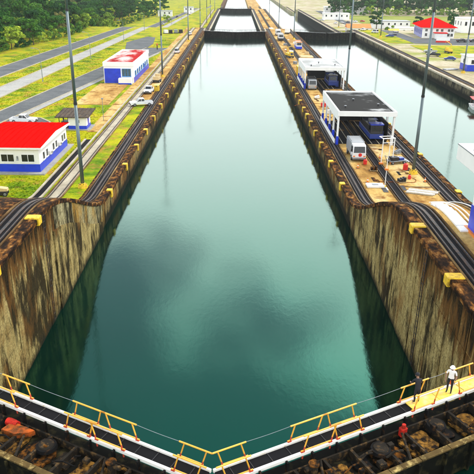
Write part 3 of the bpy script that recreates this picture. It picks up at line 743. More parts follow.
# flat-roofed white canopies on the centre wall
def canopy(label, cx, cy, hx, hy, h, roof_mat, z):
    b = thing('flat_canopy', label, 'canopy', (cx, cy, z))
    bx('deck', roof_mat, b, -hx+.3, hx-.3, -hy+.3, hy-.3, h-.45, h-.28)
    for n, a in (('fascia', (-hx,hx,-hy,-hy+.3,h-.85,h)), ('fascia', (-hx,hx,hy-.3,hy,h-.85,h)), ('fascia', (-hx,-hx+.3,-hy+.301,hy-.301,h-1.7,h)), ('fascia', (hx-.3,hx,-hy+.301,hy-.301,h-.85,h))):
        bx(n, 'bright_white', b, *a)
    for k in range(5):
        y = -hy+.6+(2*hy-1.2)*k/4
        c = bx('column', 'bright_white', b, -hx+.05, -hx+.35, y-.2, y+.2, 1.6, h-.86 if k in (0, 4) else h-1.71)
        bx('column_base', 'blue_paint', c, -hx+.0, -hx+.42, y-.26, y+.26, 0, 1.6)
        c = bx('column', 'white_paint', b, hx-.5, hx-.15, y-.2, y+.2, 0, h-.86)
    bx('low_wall', 'bright_white', b, -hx-.15, -hx-.02, -hy+1.5, hy, 0, .75)
    for k in range(3): bx('beam', 'grey_metal', b, -hx+.36, hx-.51, -hy*.6+k*hy*.6-.12, -hy*.6+k*hy*.6+.12, h-.85, h-.46)
    for x, y in ((-hx*.62,-hy*.55),(hx*.62,-hy*.35),(-.6,hy*.1)):
        v = part('roof_vent', 'dark_metal', b, lambda m: m.cyl((x,y,h-.28),(x,y,h+.1),.14,.14,10)); part('vent_cap', 'grey_metal', v, lambda m: m.cyl((x,y,h+.1),(x,y,h+.16),.24,.2,10))
    bx('side_shade_panel', 'dark_metal', b, hx-.62, hx-.52, -hy+3.5, hy-.6, .05, h*.55)  # dark panel added to stand in for shade inside the open canopy
    bx('rear_shade_panel', 'dark_metal', b, -hx+2.8, hx-.63, hy-.75, hy-.65, .05, h*.6)  # added dark panel at the far end, deepening the interior shade by colour
    bx('floor_shade_sheet', 'track_bed', b, -hx+.6, hx-.7, -hy+1.2, hy-.8, -.05, .02)  # near-black floor sheet, its colour standing in for shade under the roof
    for k in range(6): bx('floor_rail', 'kerb_concrete', b, -hx+1.4+k*1.35, -hx+1.52+k*1.35, -hy+1.3, hy-.9, .021, .07)
    for k in range(5): bx('storage_rack', 'car_dark' if k % 2 else 'car_blue', b, hx-1.7, hx-.9, -hy+5+k*2.6, -hy+6.8+k*2.6, .021, 1.6+.5*(k % 3))
    return b
canopy('flat white canopy with dark wet roof, nearer of the two on the centre wall', 24.6, 120.6, 5.3, 10.8, 6.2, 'wet_roof', ZW(120))
canopy('flat white canopy with pale wet roof, farther of the two on the centre wall', 25.0, 179.5, 5.5, 9.8, 5.9, 'wet_pale_roof', ZW(180))

# white control house cut by the right edge of the photo
b = thing('control_house', 'white and blue control house cut off by the right edge', 'building', (24.5, 47.0, ZW(47)))
bx('plinth', 'orange_paint', b, -3.3, 3.3, -4.2, 3.4, -.2, .18)
bx('base', 'blue_paint', b, -3.1, 3.1, -4, 3.0, .181, 2.3); bx('wall', 'bright_white', b, -3.05, 3.05, -3.95, 2.95, 2.301, 5.6)
window(b, 'y', -3.05, -2.6, -1.2, 3.2, 4.6, -1, panes=2); window(b, 'y', -3.05, .4, 1.8, 3.2, 4.6, -1, panes=2)
cb = bx('cabin', 'bright_white', b, -4.1, 3.2, -6.5, 5.6, 5.601, 7.0, .04)
bx('cabin_trim', 'grey_metal', cb, -4.13, 3.23, -6.53, 5.63, 6.9, 6.98)
part('lamp_bracket', 'dark_metal', b, lambda m: (m.tube([(-3.3,3.2,7.0),(-3.3,3.2,8.1),(-3.7,3.2,8.3)], .06, 6), m.box(-3.6,-3.1,2.9,3.3,7.0,7.5,0,.04), m.box(-2.7,-1.9,2.7,3.3,7.0,7.7,0,.04)))

# hipped red-roof hall on the far right bank
gz = ZW(340)
b = thing('red_hip_roof_hall', 'white hall with bright red hipped roof on the right bank', 'building', (105.4, 343, gz), rad(-6))
bx('wall', 'white_paint', b, -8, 8, -13.5, 13.5, -.2, 5.2)
rf = part('roof', 'red_roof', b, lambda m: (m.add([(-9.2,-14.7,5.1),(9.2,-14.7,5.1),(9.2,14.7,5.1),(-9.2,14.7,5.1),(0,-5.6,9.0),(0,5.6,9.0)], [(0,1,4),(1,2,5,4),(2,3,5),(3,0,4,5),(3,2,1,0)])))
for sx in (-1, 1):
    part('hip_ridge', 'red_roof', rf, lambda m: (m.cyl((sx*9.1,-14.6,5.16),(0,-5.6,9.06),.14,.14,6), m.cyl((sx*9.1,14.6,5.16),(0,5.6,9.06),.14,.14,6)))
part('ridge_cap', 'red_roof', rf, lambda m: m.cyl((0,-5.6,9.05),(0,5.6,9.05),.16,.16,6))
for x0 in (-6.6, -1.2, 1.2, 4.6, 6.2):
    window(b, 'x', -13.5, x0, x0+1.1, 3.2, 4.4, -1, panes=2)
    window(b, 'x', -13.5, x0, x0+1.1, .9, 2.3, -1, panes=2)
for k in range(7):
    y0 = -12.2+k*3.6
    bx('pilaster', 'blue_paint', b, -8.2, -8.003, y0, y0+.9, 0, 4.6)
    window(b, 'y', -8, y0+1.4, y0+2.6, 1.4, 3.6, -1, panes=1)
bx('porch', 'white_paint', b, -2.2, 3.6, -17.5, -13.6, 0, 2.6)
bx('porch_roof', 'red_roof', b, -2.6, 4.0, -17.9, -13.55, 2.601, 2.85)

# other buildings of the right bank and the far end
def block(name, label, x, y, sx, sy, h, wall='white_paint', roof='grey_metal', band=None, pitch=0.0, rz=0.0):
    b = thing(name, label, 'building', (x, y, ZW(y)-.1), rz)
    bx('wall', wall, b, -sx/2, sx/2, -sy/2, sy/2, 0, h)
    if pitch: part('roof', roof, b, lambda m: m.add([(-sx/2-.5,-sy/2-.5,h-.05),(sx/2+.5,-sy/2-.5,h-.05),(sx/2+.5,sy/2+.5,h-.05),(-sx/2-.5,sy/2+.5,h-.05),(-sx/2-.5,0,h+pitch),(sx/2+.5,0,h+pitch)], [(0,1,5,4),(2,3,4,5),(1,2,5),(3,0,4),(3,2,1,0)]))
    else: bx('roof', roof, b, -sx/2-.35, sx/2+.35, -sy/2-.35, sy/2+.35, h+.001, h+.3)
    if band: bx('blue_band', band, b, -sx/2-.03, sx/2+.03, -sy/2-.03, -sy/2-.002, 0, h*.45); bx('blue_band', band, b, -sx/2-.032, -sx/2-.002, -sy/2, sy/2, 0, h*.45)
    n = max(2, int(sx/4))
    for k in range(n):
        c = -sx/2+sx*(k+.5)/n; window(b, 'x', -sy/2-.03, c-.6, c+.6, h*.52, h*.8, -1, panes=1)
    n = max(1, int(sy/4))
    for k in range(n):
        c = -sy/2+sy*(k+.5)/n; window(b, 'y', -sx/2-.03, c-.6, c+.6, h*.52, h*.8, -1, panes=1)
    return b
block('bank_kiosk', 'white kiosk with deep blue lower walls at the right edge of the photo', 81.0, 213, 7, 7, 4.6, 'bright_white', 'white_paint', 'blue_paint')
block('orange_roof_lodge', 'low lodge with orange-red pitched roof beside the far gate of the right chamber', 80.5, 424, 15, 9, 3.6, 'white_paint', 'orange_paint', None, 2.2)
block('pale_depot', 'pale long low depot on the right bank behind the cars', 104, 402, 15, 9, 5, 'white_paint', 'white_paint')
block('grey_depot', 'grey flat-roofed depot behind the red hipped hall', 112, 470, 26, 12, 5, 'white_paint', 'grey_metal')
block('white_gate_house', 'white two-storey house right of the red hipped hall', 134, 372, 12, 14, 7.5, 'bright_white', 'white_paint')
block('white_shed', 'white shed at the far end of the right bank, near the mast', 86, 560, 22, 10, 5, 'bright_white', 'white_paint')
block('long_white_shed', 'long white shed beyond the dry chamber near the top edge', 60+52, 660, 46, 12, 6, 'bright_white', 'white_paint')
block('far_white_house', 'small white house on the far left bank near the top edge', -46, 640, 9, 8, 5, 'bright_white', 'grey_metal')
block('far_grey_house', 'low grey house by the far left road', -62, 575, 12, 8, 4.5, 'white_paint', 'grey_metal')

# ------------------------------------------------------------------ lighting masts and lamps
def make_mast(mat, h=34):
    t = thing('light_mast', 'x', 'mast')
    bs = part('base', 'yellow_paint', t, lambda m: (m.cyl((0,0,-.3),(0,0,.55),.75,.62,14), m.cyl((0,0,.55),(0,0,.72),.42,.40,14)))
    for k in range(6):
        a = k*PI/3; part('bolt', 'dark_metal', bs, lambda m: m.cyl((.5*math.cos(a),.5*math.sin(a),.55),(.5*math.cos(a),.5*math.sin(a),.68),.05,.05,6))
    part('pole', mat, t, lambda m: (m.cyl((0,0,.6),(0,0,12),.27,.22,14), m.cyl((0,0,12),(0,0,24),.22,.17,14), m.cyl((0,0,24),(0,0,h),.17,.11,14)), smooth=True)
    part('collar', 'dark_metal', t, lambda m: m.cyl((0,0,11.9),(0,0,12.2),.26,.26,14)); part('collar', 'dark_metal', t, lambda m: m.cyl((0,0,23.9),(0,0,24.15),.21,.21,14))
    hd = part('head_frame', mat, t, lambda m: (m.cyl((-1.6,0,h),(1.6,0,h),.08,.08,8), m.cyl((0,-1.6,h),(0,1.6,h),.08,.08,8)))
    for x, y in ((-1.5,0),(1.5,0),(0,-1.5),(0,1.5)): part('floodlight', 'grey_metal', hd, lambda m: m.box(x-.3,x+.3,y-.3,y+.3,h-.5,h-.05,0,.06))
    return t
near_mast = make_mast('mast_paint'); first = True
MASTS = [(-20.9,84.0,'tall grey mast with yellow base on the verge beside the red-roofed office'),
 (-21.2,189,'tall grey mast beside the canal wall next to the worn-roof workshop'),
 (-21.2,296,'tall grey mast on the left bank, third from the camera'),
 (-21.2,394,'tall grey mast on the left bank just past the closed gate'),
 (-21.2,482,'tall thin mast on the far left bank, fifth from the camera'),
 (-21.2,548,'tall thin mast on the far left bank, sixth from the camera'),
 (-21.2,660,'tall thin mast on the left bank, farthest of the row'),
 (28.9,92.8,'tall grey mast on the centre wall beside red canister and trolley'),
 (28.9,158,'tall grey mast rising between the two flat canopies'),
 (28.9,314,'tall grey mast on the centre wall behind the red-topped locomotive'),
 (28.9,430,'tall thin mast on the centre wall beyond the closed gate'),
 (28.9,560,'tall thin mast on the centre wall, farthest of its row'),
 (74.8,205,'tall grey mast on the right bank beside the white and blue kiosk'),
 (75.2,332,'tall grey mast on the right bank lawn left of the hipped hall'),
 (75.0,470,'tall thin mast on the far right bank beyond the orange-roofed lodge')]
for x, y, lab in MASTS:
    o = near_mast if first else copy_tree(near_mast); first = False
    o.location = (x, y, ZW(y)); o['label'] = lab; o['group'] = 'tall lighting masts along the locks'
def make_lamp():
    t = thing('street_lamp', 'x', 'street lamp')
    part('base', 'grey_metal', t, lambda m: m.cyl((0,0,-.2),(0,0,.4),.2,.16,10))
    part('pole', 'mast_far', t, lambda m: (m.cyl((0,0,.3),(0,0,8.2),.11,.07,8), m.tube([(0,0,8.2),(.3,0,8.7),(1.0,0,9.0),(1.9,0,9.05)], .05, 6)))
    part('lamp_head', 'grey_metal', t, lambda m: m.box(1.5,2.4,-.16,.16,8.96,9.14,0,.05))
    return t
lamp0 = make_lamp(); first = True
for i, (x, y) in enumerate(((-53.9,177.8),(-51.9,230.8),(-50.5,293.4),(-49.2,352),(-48.0,412),(-46.6,475),(-45,540))):
    o = lamp0 if first else copy_tree(lamp0); first = False
    o.location = (x, y, ZW(y)); o.rotation_euler = (0,0,PI)
    o['label'] = ['nearest', 'second', 'third', 'fourth', 'fifth', 'sixth', 'farthest'][i]+' street lamp along the pale path left of the canal'; o['group'] = 'street lamps along the path'

# ------------------------------------------------------------------ vehicles
def wheels(t, xs, w, r=.37):
    for x in xs:
        for s in (-1, 1):
            wh = part('wheel', 'tyre', t, lambda m: m.cyl((x,s*(w/2-.24),r),(x,s*(w/2+.01),r),r,r,16))
            part('rim', 'grey_metal', wh, lambda m: m.cyl((x,s*(w/2+.011),r),(x,s*(w/2+.03),r),r*.58,r*.5,12))
def lamps(t, xf, xr, w, z):
    for s in (-1, 1):
        part('headlight', 'bright_white', t, lambda m: m.box(min(xf,xf+.03),max(xf,xf+.03),s*(w/2-.28)-.16,s*(w/2-.28)+.16,z-.08,z+.08))
        part('tail_light', 'red_paint', t, lambda m: m.box(min(xr,xr-.03),max(xr,xr-.03),s*(w/2-.2)-.1,s*(w/2-.2)+.1,z-.14,z+.14))
def pickup(label, loc, rz, paint='car_white', group=None):
    t = thing('pickup_truck', label, 'pickup', loc, rz, group)
    W = 1.82
    tp = lambda z: 1 if z < 1.06 else 1-.16*(z-1.06)/.7
    part('body', paint, t, lambda m: m.prism([(-.75,.42),(2.45,.42),(2.62,.55),(2.62,.85),(2.4,1.0),(1.25,1.08),(-.75,1.06)], W), .05)
    bed = part('cargo_bed', paint, t, lambda m: (m.box(-2.65,-.76,-W/2,W/2,.42,.62), m.box(-2.65,-.76,-W/2,-W/2+.09,.621,1.06), m.box(-2.65,-.76,W/2-.09,W/2,.621,1.06), m.box(-2.65,-2.57,-W/2+.091,W/2-.091,.621,1.05)), .02)
    bx('bed_liner', 'dark_metal', bed, -2.56, -.77, -W/2+.1, W/2-.1, .622, .66)
    cab = part('cab', paint, t, lambda m: m.prism([(-.75,1.055),(1.15,1.075),(.48,1.74),(-.62,1.76)], W-.06, taper=tp), .04)
    for s in (-1, 1):
        def sw(x0, x1, x2, x3, m, s=s):
            y = lambda z: s*((W-.06)/2*tp(z)+.006)
            m.quad((x0,y(1.14),1.14),(x1,y(1.14),1.14),(x2,y(1.66),1.66),(x3,y(1.66),1.66))
        part('side_window', 'glass', cab, lambda m: (sw(.12,.98,.48,.12,m), sw(-.68,.04,.04,-.58,m)))
        part('mirror', 'dark_metal', cab, lambda m: m.box(.78,.92,s*.95-.1,s*.95+.1,1.15,1.32))
    part('windscreen', 'glass', cab, lambda m: m.quad((1.115,-.76,1.13),(1.115,.76,1.13),(.555,.70,1.685),(.555,-.70,1.685)))
    part('rear_window', 'glass', cab, lambda m: m.quad((-.75,-.72,1.2),(-.75,.72,1.2),(-.645,.66,1.68),(-.645,-.66,1.68)))
    bx('bumper', 'dark_metal', t, 2.55, 2.70, -W/2+.05, W/2-.05, .38, .60, .03); bx('bumper', 'dark_metal', t, -2.75, -2.66, -W/2+.05, W/2-.05, .42, .6, .02)
    bx('grille', 'dark_metal', t, 2.622, 2.64, -.5, .5, .64, .84)
    wheels(t, (-1.75, 1.65), W); lamps(t, 2.6, -2.655, W, .80)
    return t
def car(label, loc, rz, paint='car_white', group=None, van=False):
    t = thing('van' if van else 'car', label, 'van' if van else 'car', loc, rz, group)
    W = 1.76
    hh = 2.0 if van else 1.46
    part('body', paint, t, lambda m: m.prism([(-2.1,.36),(2.05,.36),(2.2,.5),(2.16,.74),(1.3,.92),(-2.05,.96),(-2.2,.8)], W), .06)
    tp = lambda z: 1-.2*max(0, z-.9)/.6
    prof = [(-2.1,.93),(1.55,.93),(.95,hh-.05),(.5,hh),(-1.95,hh)] if van else [(-1.95,.93),(1.25,.90),(.45,hh),(-1.0,hh)]
    cab = part('cabin', paint, t, lambda m: m.prism(prof, W-.08, taper=tp), .05)
    for s in (-1, 1):
        y = lambda z: s*((W-.08)/2*tp(z)+.006)
        z1 = hh-.14
        q = [(-1.7,.99),(.95,.99),(.75,z1),(-1.7,z1)] if van else [(-1.55,.98),(.98,.98),(.38,z1+.06),(-.92,z1+.06)]
        part('side_window', 'glass', cab, lambda m: m.add([(x,y(z),z) for x,z in q], [(0,1,2,3)]))
    a, b_ = ((1.555, .99), (1.0, hh-.12)) if van else ((1.2, .95), (.50, hh-.05))
    part('windscreen', 'glass', cab, lambda m: m.quad((a[0]+.01,-.74,a[1]),(a[0]+.01,.74,a[1]),(b_[0]+.01,.62,b_[1]),(b_[0]+.01,-.62,b_[1])))
    a, b_ = ((-2.11, 1.05), (-1.97, hh-.15)) if van else ((-1.92, .97), (-1.08, hh-.05))
    part('rear_window', 'glass', cab, lambda m: m.quad((a[0]-.012,.7,a[1]),(a[0]-.012,-.7,a[1]),(b_[0]-.012,-.6,b_[1]),(b_[0]-.012,.6,b_[1])))
    wheels(t, (-1.35, 1.35), W, .33); lamps(t, 2.17, -2.19, W, .68)
    return t
def box_truck(label, loc, rz, cab_paint='car_white', load='bright_white', L=6.5, emblem=False, group=None):
    t = thing('box_truck', label, 'truck', loc, rz, group)
    W = 2.3
    bx('chassis', 'dark_metal', t, -L/2, L/2-.2, -W/2+.2, W/2-.2, .5, .8)
    cab = part('cab', cab_paint, t, lambda m: m.prism([(L/2-1.9,.65),(L/2,.65),(L/2,1.45),(L/2-.25,2.6),(L/2-.6,2.75),(L/2-1.9,2.75)], W-.05, taper=lambda z: 1-.05*max(0,z-1.4)), .05)
    part('windscreen', 'glass', cab, lambda m: m.quad((L/2+.005,-.95,1.5),(L/2+.005,.95,1.5),(L/2-.225,.88,2.5),(L/2-.225,-.88,2.5)))
    for s in (-1, 1):
        part('side_window', 'glass', cab, lambda m: m.quad((L/2-1.6,s*1.145,1.55),(L/2-.3,s*1.145,1.55),(L/2-.45,s*1.10,2.45),(L/2-1.6,s*1.10,2.45)))
        part('mirror', 'dark_metal', cab, lambda m: m.box(L/2-.2,L/2-.05,s*1.32-.1,s*1.32+.1,1.7,2.2))
    bd = bx('cargo_body', load, t, -L/2, L/2-2.0, -W/2, W/2, .82, 2.9, .04)
    bx('roof_rail', 'grey_metal', bd, -L/2+.1, L/2-2.1, -W/2+.1, -W/2+.16, 2.901, 3.0); bx('roof_rail', 'grey_metal', bd, -L/2+.1, L/2-2.1, W/2-.16, W/2-.1, 2.901, 3.0)
    bx('bumper', 'grey_metal', t, L/2-.05, L/2+.12, -W/2+.05, W/2-.05, .42, .72, .03)
    for s in (-1, 1):
        part('headlight', 'orange_paint', t, lambda m: m.box(L/2+.001,L/2+.05,s*.85-.16,s*.85+.16,.82,1.02))
    if emblem: part('emblem', 'red_paint', t, lambda m: m.cyl((L/2+.001,.15,1.15),(L/2+.03,.15,1.15),.30,.30,20))
    wheels(t, (-L/2+1.1, L/2-1.0), W, .48)
    return t
def locomotive(label, loc, rz, body='car_silver', cabs='car_white', top='red_paint', base='blue_paint', L=9.0, group=None):
    t = thing('towing_locomotive', label, 'locomotive', loc, rz, group)
    W = 2.5
    bx('frame', base, t, -L/2, L/2, -W/2, W/2, .35, 1.25, .05)
    bd = bx('machine_body', body, t, -L/2+2.2, L/2-2.2, -W/2+.1, W/2-.1, 1.251, 2.5, .06)
    part('winch_drum', 'dark_metal', bd, lambda m: m.cyl((0,-W/2+.05,1.9),(0,-W/2-.25,1.9),.55,.55,16))
    bx('cable_guide', 'grey_metal', bd, -.9, .9, -.5, .5, 2.501, 2.95)
    for s in (-1, 1):
        x0, x1 = sorted((s*(L/2-2.15), s*(L/2-.1)))
        c = part('cab', cabs, t, lambda m: m.prism([(x0,1.251),(x1,1.251),(x1-.15*(s>0),2.9),(x0+.15*(s<0),2.9)], W-.2), .05)
        bx('cab_roof', top, c, x0-.05, x1+.05, -W/2+.0, W/2-.0, 2.901, 3.1)
        xe = s*(L/2-.1)
        part('windscreen', 'glass', c, lambda m: m.quad((xe+s*.006,-.95,1.75),(xe+s*.006,.95,1.75),(xe-s*.105,.95,2.75),(xe-s*.105,-.95,2.75)))
        for q in (-1, 1): part('side_window', 'glass', c, lambda m: m.quad((x0+.3,q*(W/2-.095),1.8),(x1-.3,q*(W/2-.095),1.8),(x1-.35,q*(W/2-.095),2.65),(x0+.35,q*(W/2-.095),2.65)))
    for x in (-L/2+1.2, -L/2+2.6, L/2-2.6, L/2-1.2):
        for s in (-1, 1): part('wheel', 'dark_metal', t, lambda m: m.cyl((x,s*.75,.4),(x,s*.95,.4),.40,.40,14))
    return t
Z = lambda y: ZW(y)
G_L = 'vehicles on the left bank'
pickup('white pickup parked in the asphalt bay behind the red-roofed office', (-42.4,125.0,Z(125)+.03), rad(-4), 'car_white', G_L)
pickup('white pickup on the track verge, nose to camera, beside yellow box', (-21.6,161.5,Z(161)+.03), rad(-94), 'car_white', G_L)
pickup('white pickup with dark windows parked across the verge, nearer of the verge pickups', (-21.2,144.4,Z(144)+.03), rad(-160), 'car_white', G_L)
car('white van on the left bank verge beyond the worn-roof workshop', (-22.3,250,Z(250)+.03), rad(88), 'car_white', G_L, True)
car('white car far along the left verge just before the gate', (-22.9,330,Z(330)+.03), rad(90), 'car_white', G_L)
car('silver car driving on the far left road past the forest edge', (-52.5,470,Z(470)+.03), rad(88), 'car_silver', G_L)
car('dark car on the far left road near the houses', (-50,560,Z(560)+.03), rad(88), 'car_dark', G_L)
box_truck('white box truck on the far left road near the top edge', (-43,600,Z(600)), rad(88), 'car_white', 'bright_white', 6.5, False, G_L)
G_C = 'vehicles on the centre wall'
box_truck('white truck with red disc emblem under the nearer canopy', (21.5,102.2,Z(102)+.03), rad(-90), 'car_white', 'car_silver', 6.2, True, G_C)
locomotive('dark towing locomotive standing under the nearer canopy on its right side', (27.4,119,Z(119)+.02), rad(90), 'car_dark', 'car_dark', 'blue_paint', 'car_blue', 11, G_C)
box_truck('grey truck parked under the farther canopy', (21.6,171.5,Z(171)), rad(-90), 'car_silver', 'dark_metal', 6, False, G_C)
locomotive('dark blue locomotive under the farther canopy', (28.0,179,Z(179)+.02), rad(90), 'car_dark', 'car_blue', 'car_dark', 'car_blue', 9, G_C)
locomotive('red-topped white and blue towing locomotive in the middle of the centre wall', (27.2,272,Z(272)), rad(90), 'car_white', 'car_white', 'orange_paint', 'blue_paint', 9, G_C)
locomotive('silver and white towing locomotive on the centre wall before the gate', (22.0,308,Z(308)), rad(90), 'car_white', 'car_white', 'car_silver', 'car_dark', 9, G_C)
box_truck('white truck on the centre wall just past the gate', (22.4,334,Z(334)), rad(-88), 'car_white', 'bright_white', 6.5, False, G_C)
box_truck('white truck parked at the right of the centre wall near the gate', (28.2,345,Z(345)), rad(80), 'car_white', 'bright_white', 7, False, G_C)
locomotive('silver locomotive far along the centre wall beyond the gate', (22.4,400,Z(400)+.4), rad(90), 'car_silver', 'car_white', 'car_white', 'car_dark', 9, G_C)
G_R = 'vehicles on the right bank'
car('white van near the orange-roofed lodge on the right bank', (77.2,356,Z(356)), rad(120), 'car_white', G_R, True)
car('dark blue car beside the yellow shelter on the right bank', (80.2,333,Z(333)), rad(175), 'car_blue', G_R)
car('white car parked by the far right track, left of the yellow shelter', (74.0,372,Z(372)), rad(60), 'car_white', G_R)
pickup('dark pickup near the right bank edge in front of the hipped hall', (78.4,250.5,Z(250)), rad(170), 'car_dark', G_R)
pickup('grey pickup behind the dark one on the right bank', (80.6,262,Z(262)), rad(165), 'car_silver', G_R)
car('blue car beside the yellow crane on the right bank', (81.0,238,Z(238)), rad(160), 'car_blue', G_R)
pickup('dark pickup parked beside the right end of the hipped hall', (109.5,309,Z(309)+.02), rad(10), 'car_dark', G_R)
car('dark car in the car park at the right end of the hall', (116.2,311.5,Z(311)+.02), rad(8), 'car_dark', G_R)
car('silver car in the car park near the right edge', (123.5,316,Z(316)+.02), rad(8), 'car_silver', G_R)
car('white car on the lane left of the hipped hall', (90.2,362,Z(362)+.02), rad(95), 'car_white', G_R)
for i, (x, y, c) in enumerate(((78,505,'car_white'),(84,512,'car_silver'),(90,519,'car_dark'),(97,526,'car_white'),(104,533,'car_red'),(72,540,'car_white'))):
    car('small parked car in the far right car park, '+['leftmost near the mast', 'second from the left', 'dark one in the middle', 'white one right of the dark one', 'red one at the right', 'white one standing farther back'][i], (x,y,Z(y)), rad(100+i*7), c, 'cars in the far car park')

# ------------------------------------------------------------------ machines and small things
def small(name, label, cat, loc, rz=0, group=None): return thing(name, label, cat, loc, rz, group)
t = small('mower', 'small cream and black ride-on mower on the grass at the left edge', 'mower', (-31.6,80.3,Z(80)-.05), rad(10))
part('chassis', 'dark_metal', t, lambda m: m.box(-1.3,1.1,-.6,.6,.25,.7,0,.06)); part('hood', 'tan_cover', t, lambda m: m.prism([(.1,.7),(1.3,.7),(1.25,1.05),(.2,1.25)], 1.0), .05)
part('seat', 'tyre', t, lambda m: (m.box(-.7,-.2,-.3,.3,.7,.9,0,.05), m.box(-.8,-.68,-.3,.3,.9,1.4,0,.04))); wheels(t, (-.9, .9), 1.3, .34)
part('roll_bar', 'tan_cover', t, lambda m: m.tube([(-.9,-.5,.7),(-.9,-.5,1.9),(-.9,.5,1.9),(-.9,.5,.7)], .05, 6))
t = small('equipment_box', 'yellow equipment box beside the verge pickup on the left bank', 'box', (-19.95,164.6,Z(164)))
bx('body', 'machine_yellow', t, -.6, .6, -.9, .9, .02, 1.4, .04); bx('lid', 'machine_yellow', t, -.65, .65, -.95, .95, 1.401, 1.52); bx('latch', 'dark_metal', t, -.1, .1, -1.0, -.955, 1.2, 1.5)
def machine(name, label, loc, rz, paint, boom=True, L=3.6, group=None):
    t = small(name, label, 'machine', loc, rz, group)
    bx('chassis', 'dark_metal', t, -L/2, L/2, -.85, .85, .35, .8); part('body', paint, t, lambda m: m.prism([(-L/2,.8),(L/2-.9,.8),(L/2-1.0,1.6),(-L/2+.1,1.75)], 1.6), .05)
    c = part('cab', paint, t, lambda m: m.prism([(L/2-1.3,.8),(L/2-.1,.8),(L/2-.35,2.3),(L/2-1.3,2.3)], 1.3), .04)
    part('windscreen', 'glass', c, lambda m: m.quad((L/2-.135,-.5,1.05),(L/2-.135,.5,1.05),(L/2-.335,.5,2.2),(L/2-.335,-.5,2.2)))
    if boom: part('boom', paint, t, lambda m: (m.cyl((-L/2+.6,0,1.7),(-L/2+.4,0,3.6),.16,.14,8), m.cyl((-L/2+.4,0,3.6),(L/2+1.2,0,4.6),.14,.10,8), m.cyl((L/2+1.2,0,4.6),(L/2+1.2,0,3.4),.03,.03,5)))
    wheels(t, (-L/2+.7, L/2-.7), 1.8, .42); return t
machine('work_cart', 'tan work cart with cab on the left verge below the second mast', (-21.5,178.5,Z(178)+.03), rad(80), 'tan_cover', False, 3.0)
machine('mobile_crane', 'yellow mobile crane on the centre wall beyond the farther canopy', (21.0,240,Z(240)), rad(-70), 'machine_yellow', True, 4.4)
machine('mobile_crane', 'yellow crane with upright boom on the right bank lawn', (88,262,Z(262)), rad(100), 'machine_yellow', True, 4.0)
t = small('storage_container', 'upright yellow storage container beside the farther canopy', 'container', (20.6,196.5,Z(196)))
bx('body', 'machine_yellow', t, -.75, .75, -2.2, 2.2, .05, 2.7, .03)
for k in range(7): bx('rib', 'machine_yellow', t, -.80, -.755, -2.0+k*.62, -1.8+k*.62, .1, 2.6)
t = small('storage_container', 'tan covered pallet box right of the yellow crane on the centre wall', 'container', (26.2,228.5,Z(228)))
bx('body', 'tan_cover', t, -2.2, 2.2, -2.4, 2.4, .15, 2.0, .06); bx('pallet', 'dark_metal', t, -2.3, 2.3, -2.5, 2.5, 0, .149); bx('strap', 'dark_metal', t, -2.22, 2.22, -.1, .1, .16, 2.03)
t = small('gauge_frame', 'white goal-shaped pipe frame on the centre wall in front of the nearer canopy', 'frame', (25.9,98.0,Z(98)), rad(12))
for x in (-1.0, 1.0):
    p = part('leg', 'white_paint', t, lambda m: m.cyl((x,0,0),(x,0,4.3),.085,.085,8)); part('leg_foot', 'orange_paint', p, lambda m: m.box(x-.3,x+.3,-.3,.3,0,.32,0,.03))
part('crossbar', 'white_paint', t, lambda m: (m.cyl((-1.1,0,4.3),(1.1,0,4.3),.085,.085,8), m.cyl((-1.0,0,3.6),(1.0,0,3.6),.06,.06,8)))
part('side_bar', 'white_paint', t, lambda m: (m.tube([(1.0,0,4.3),(1.0,1.5,4.3),(1.0,1.5,0)], .07, 8), m.tube([(-1.0,0,4.3),(-1.0,1.5,4.3),(1.0,1.5,4.3)], .07, 8)))
t = small('tool_trolley', 'grey tool trolley with dark motor beside the centre wall mast', 'trolley', (27.6,98.6,Z(98)), rad(20))
bx('deck', 'grey_metal', t, -1.5, 1.5, -.8, .8, .45, .58, .02); bx('motor', 'dark_metal', t, -1.2, .1, -.6, .6, .581, 1.15, .05); bx('tool_box', 'car_blue', t, .3, 1.2, -.5, .5, .581, .95, .04)
part('handle', 'grey_metal', t, lambda m: m.tube([(-1.5,-.6,.55),(-1.9,-.6,1.3),(-1.9,.6,1.3),(-1.5,.6,.55)], .05, 6)); wheels(t, (-1.1, 1.1), 1.6, .26)
t = small('pipe_bundle', 'pale bundle of pipes on the ground behind the red canister', 'pipes', (29.3,100.5,Z(100)), rad(100))
for k in range(6): part('pipe', 'white_paint' if k % 2 else 'grey_metal', t, lambda m: m.cyl((-1.6+.1*k,-.5+.2*k,.12),(1.5+.12*k,-.45+.2*k,.12),.095,.095,8))
def canister(label, loc, s=1.0):
    t = small('red_canister', label, 'canister', loc); r = .34*s
    part('tank', 'red_paint', t, lambda m: (m.cyl((0,0,.02),(0,0,.75*s),r,r,14), m.cyl((0,0,.75*s),(0,0,.95*s),r,r*.4,14)), smooth=False)
    part('valve', 'dark_metal', t, lambda m: (m.cyl((0,0,.95*s),(0,0,1.1*s),.06,.06,8), m.cyl((-.14,0,1.1*s),(.14,0,1.1*s),.035,.035,6)))
canister('red canister standing at the foot of the centre wall mast', (28.2,94.9,Z(95)), 1.15)
canister('small red canister on the concrete near the edge track, right of the nearer truck', (27.6,90.0,Z(90)), .7)
canister('red canister in front of the white truck with emblem', (22.3,97.8,Z(97)), .9)
t = small('hatch_cover', 'white slab hatch cover with a slim post on the centre wall near the ramp', 'hatch cover', (21.6,86.2,Z(86)))
bx('slab', 'white_paint', t, -1.3, 1.2, -.8, .8, .01, .3, .04); bx('lifting_plate', 'grey_metal', t, -.5, .4, -.3, .3, .301, .36)
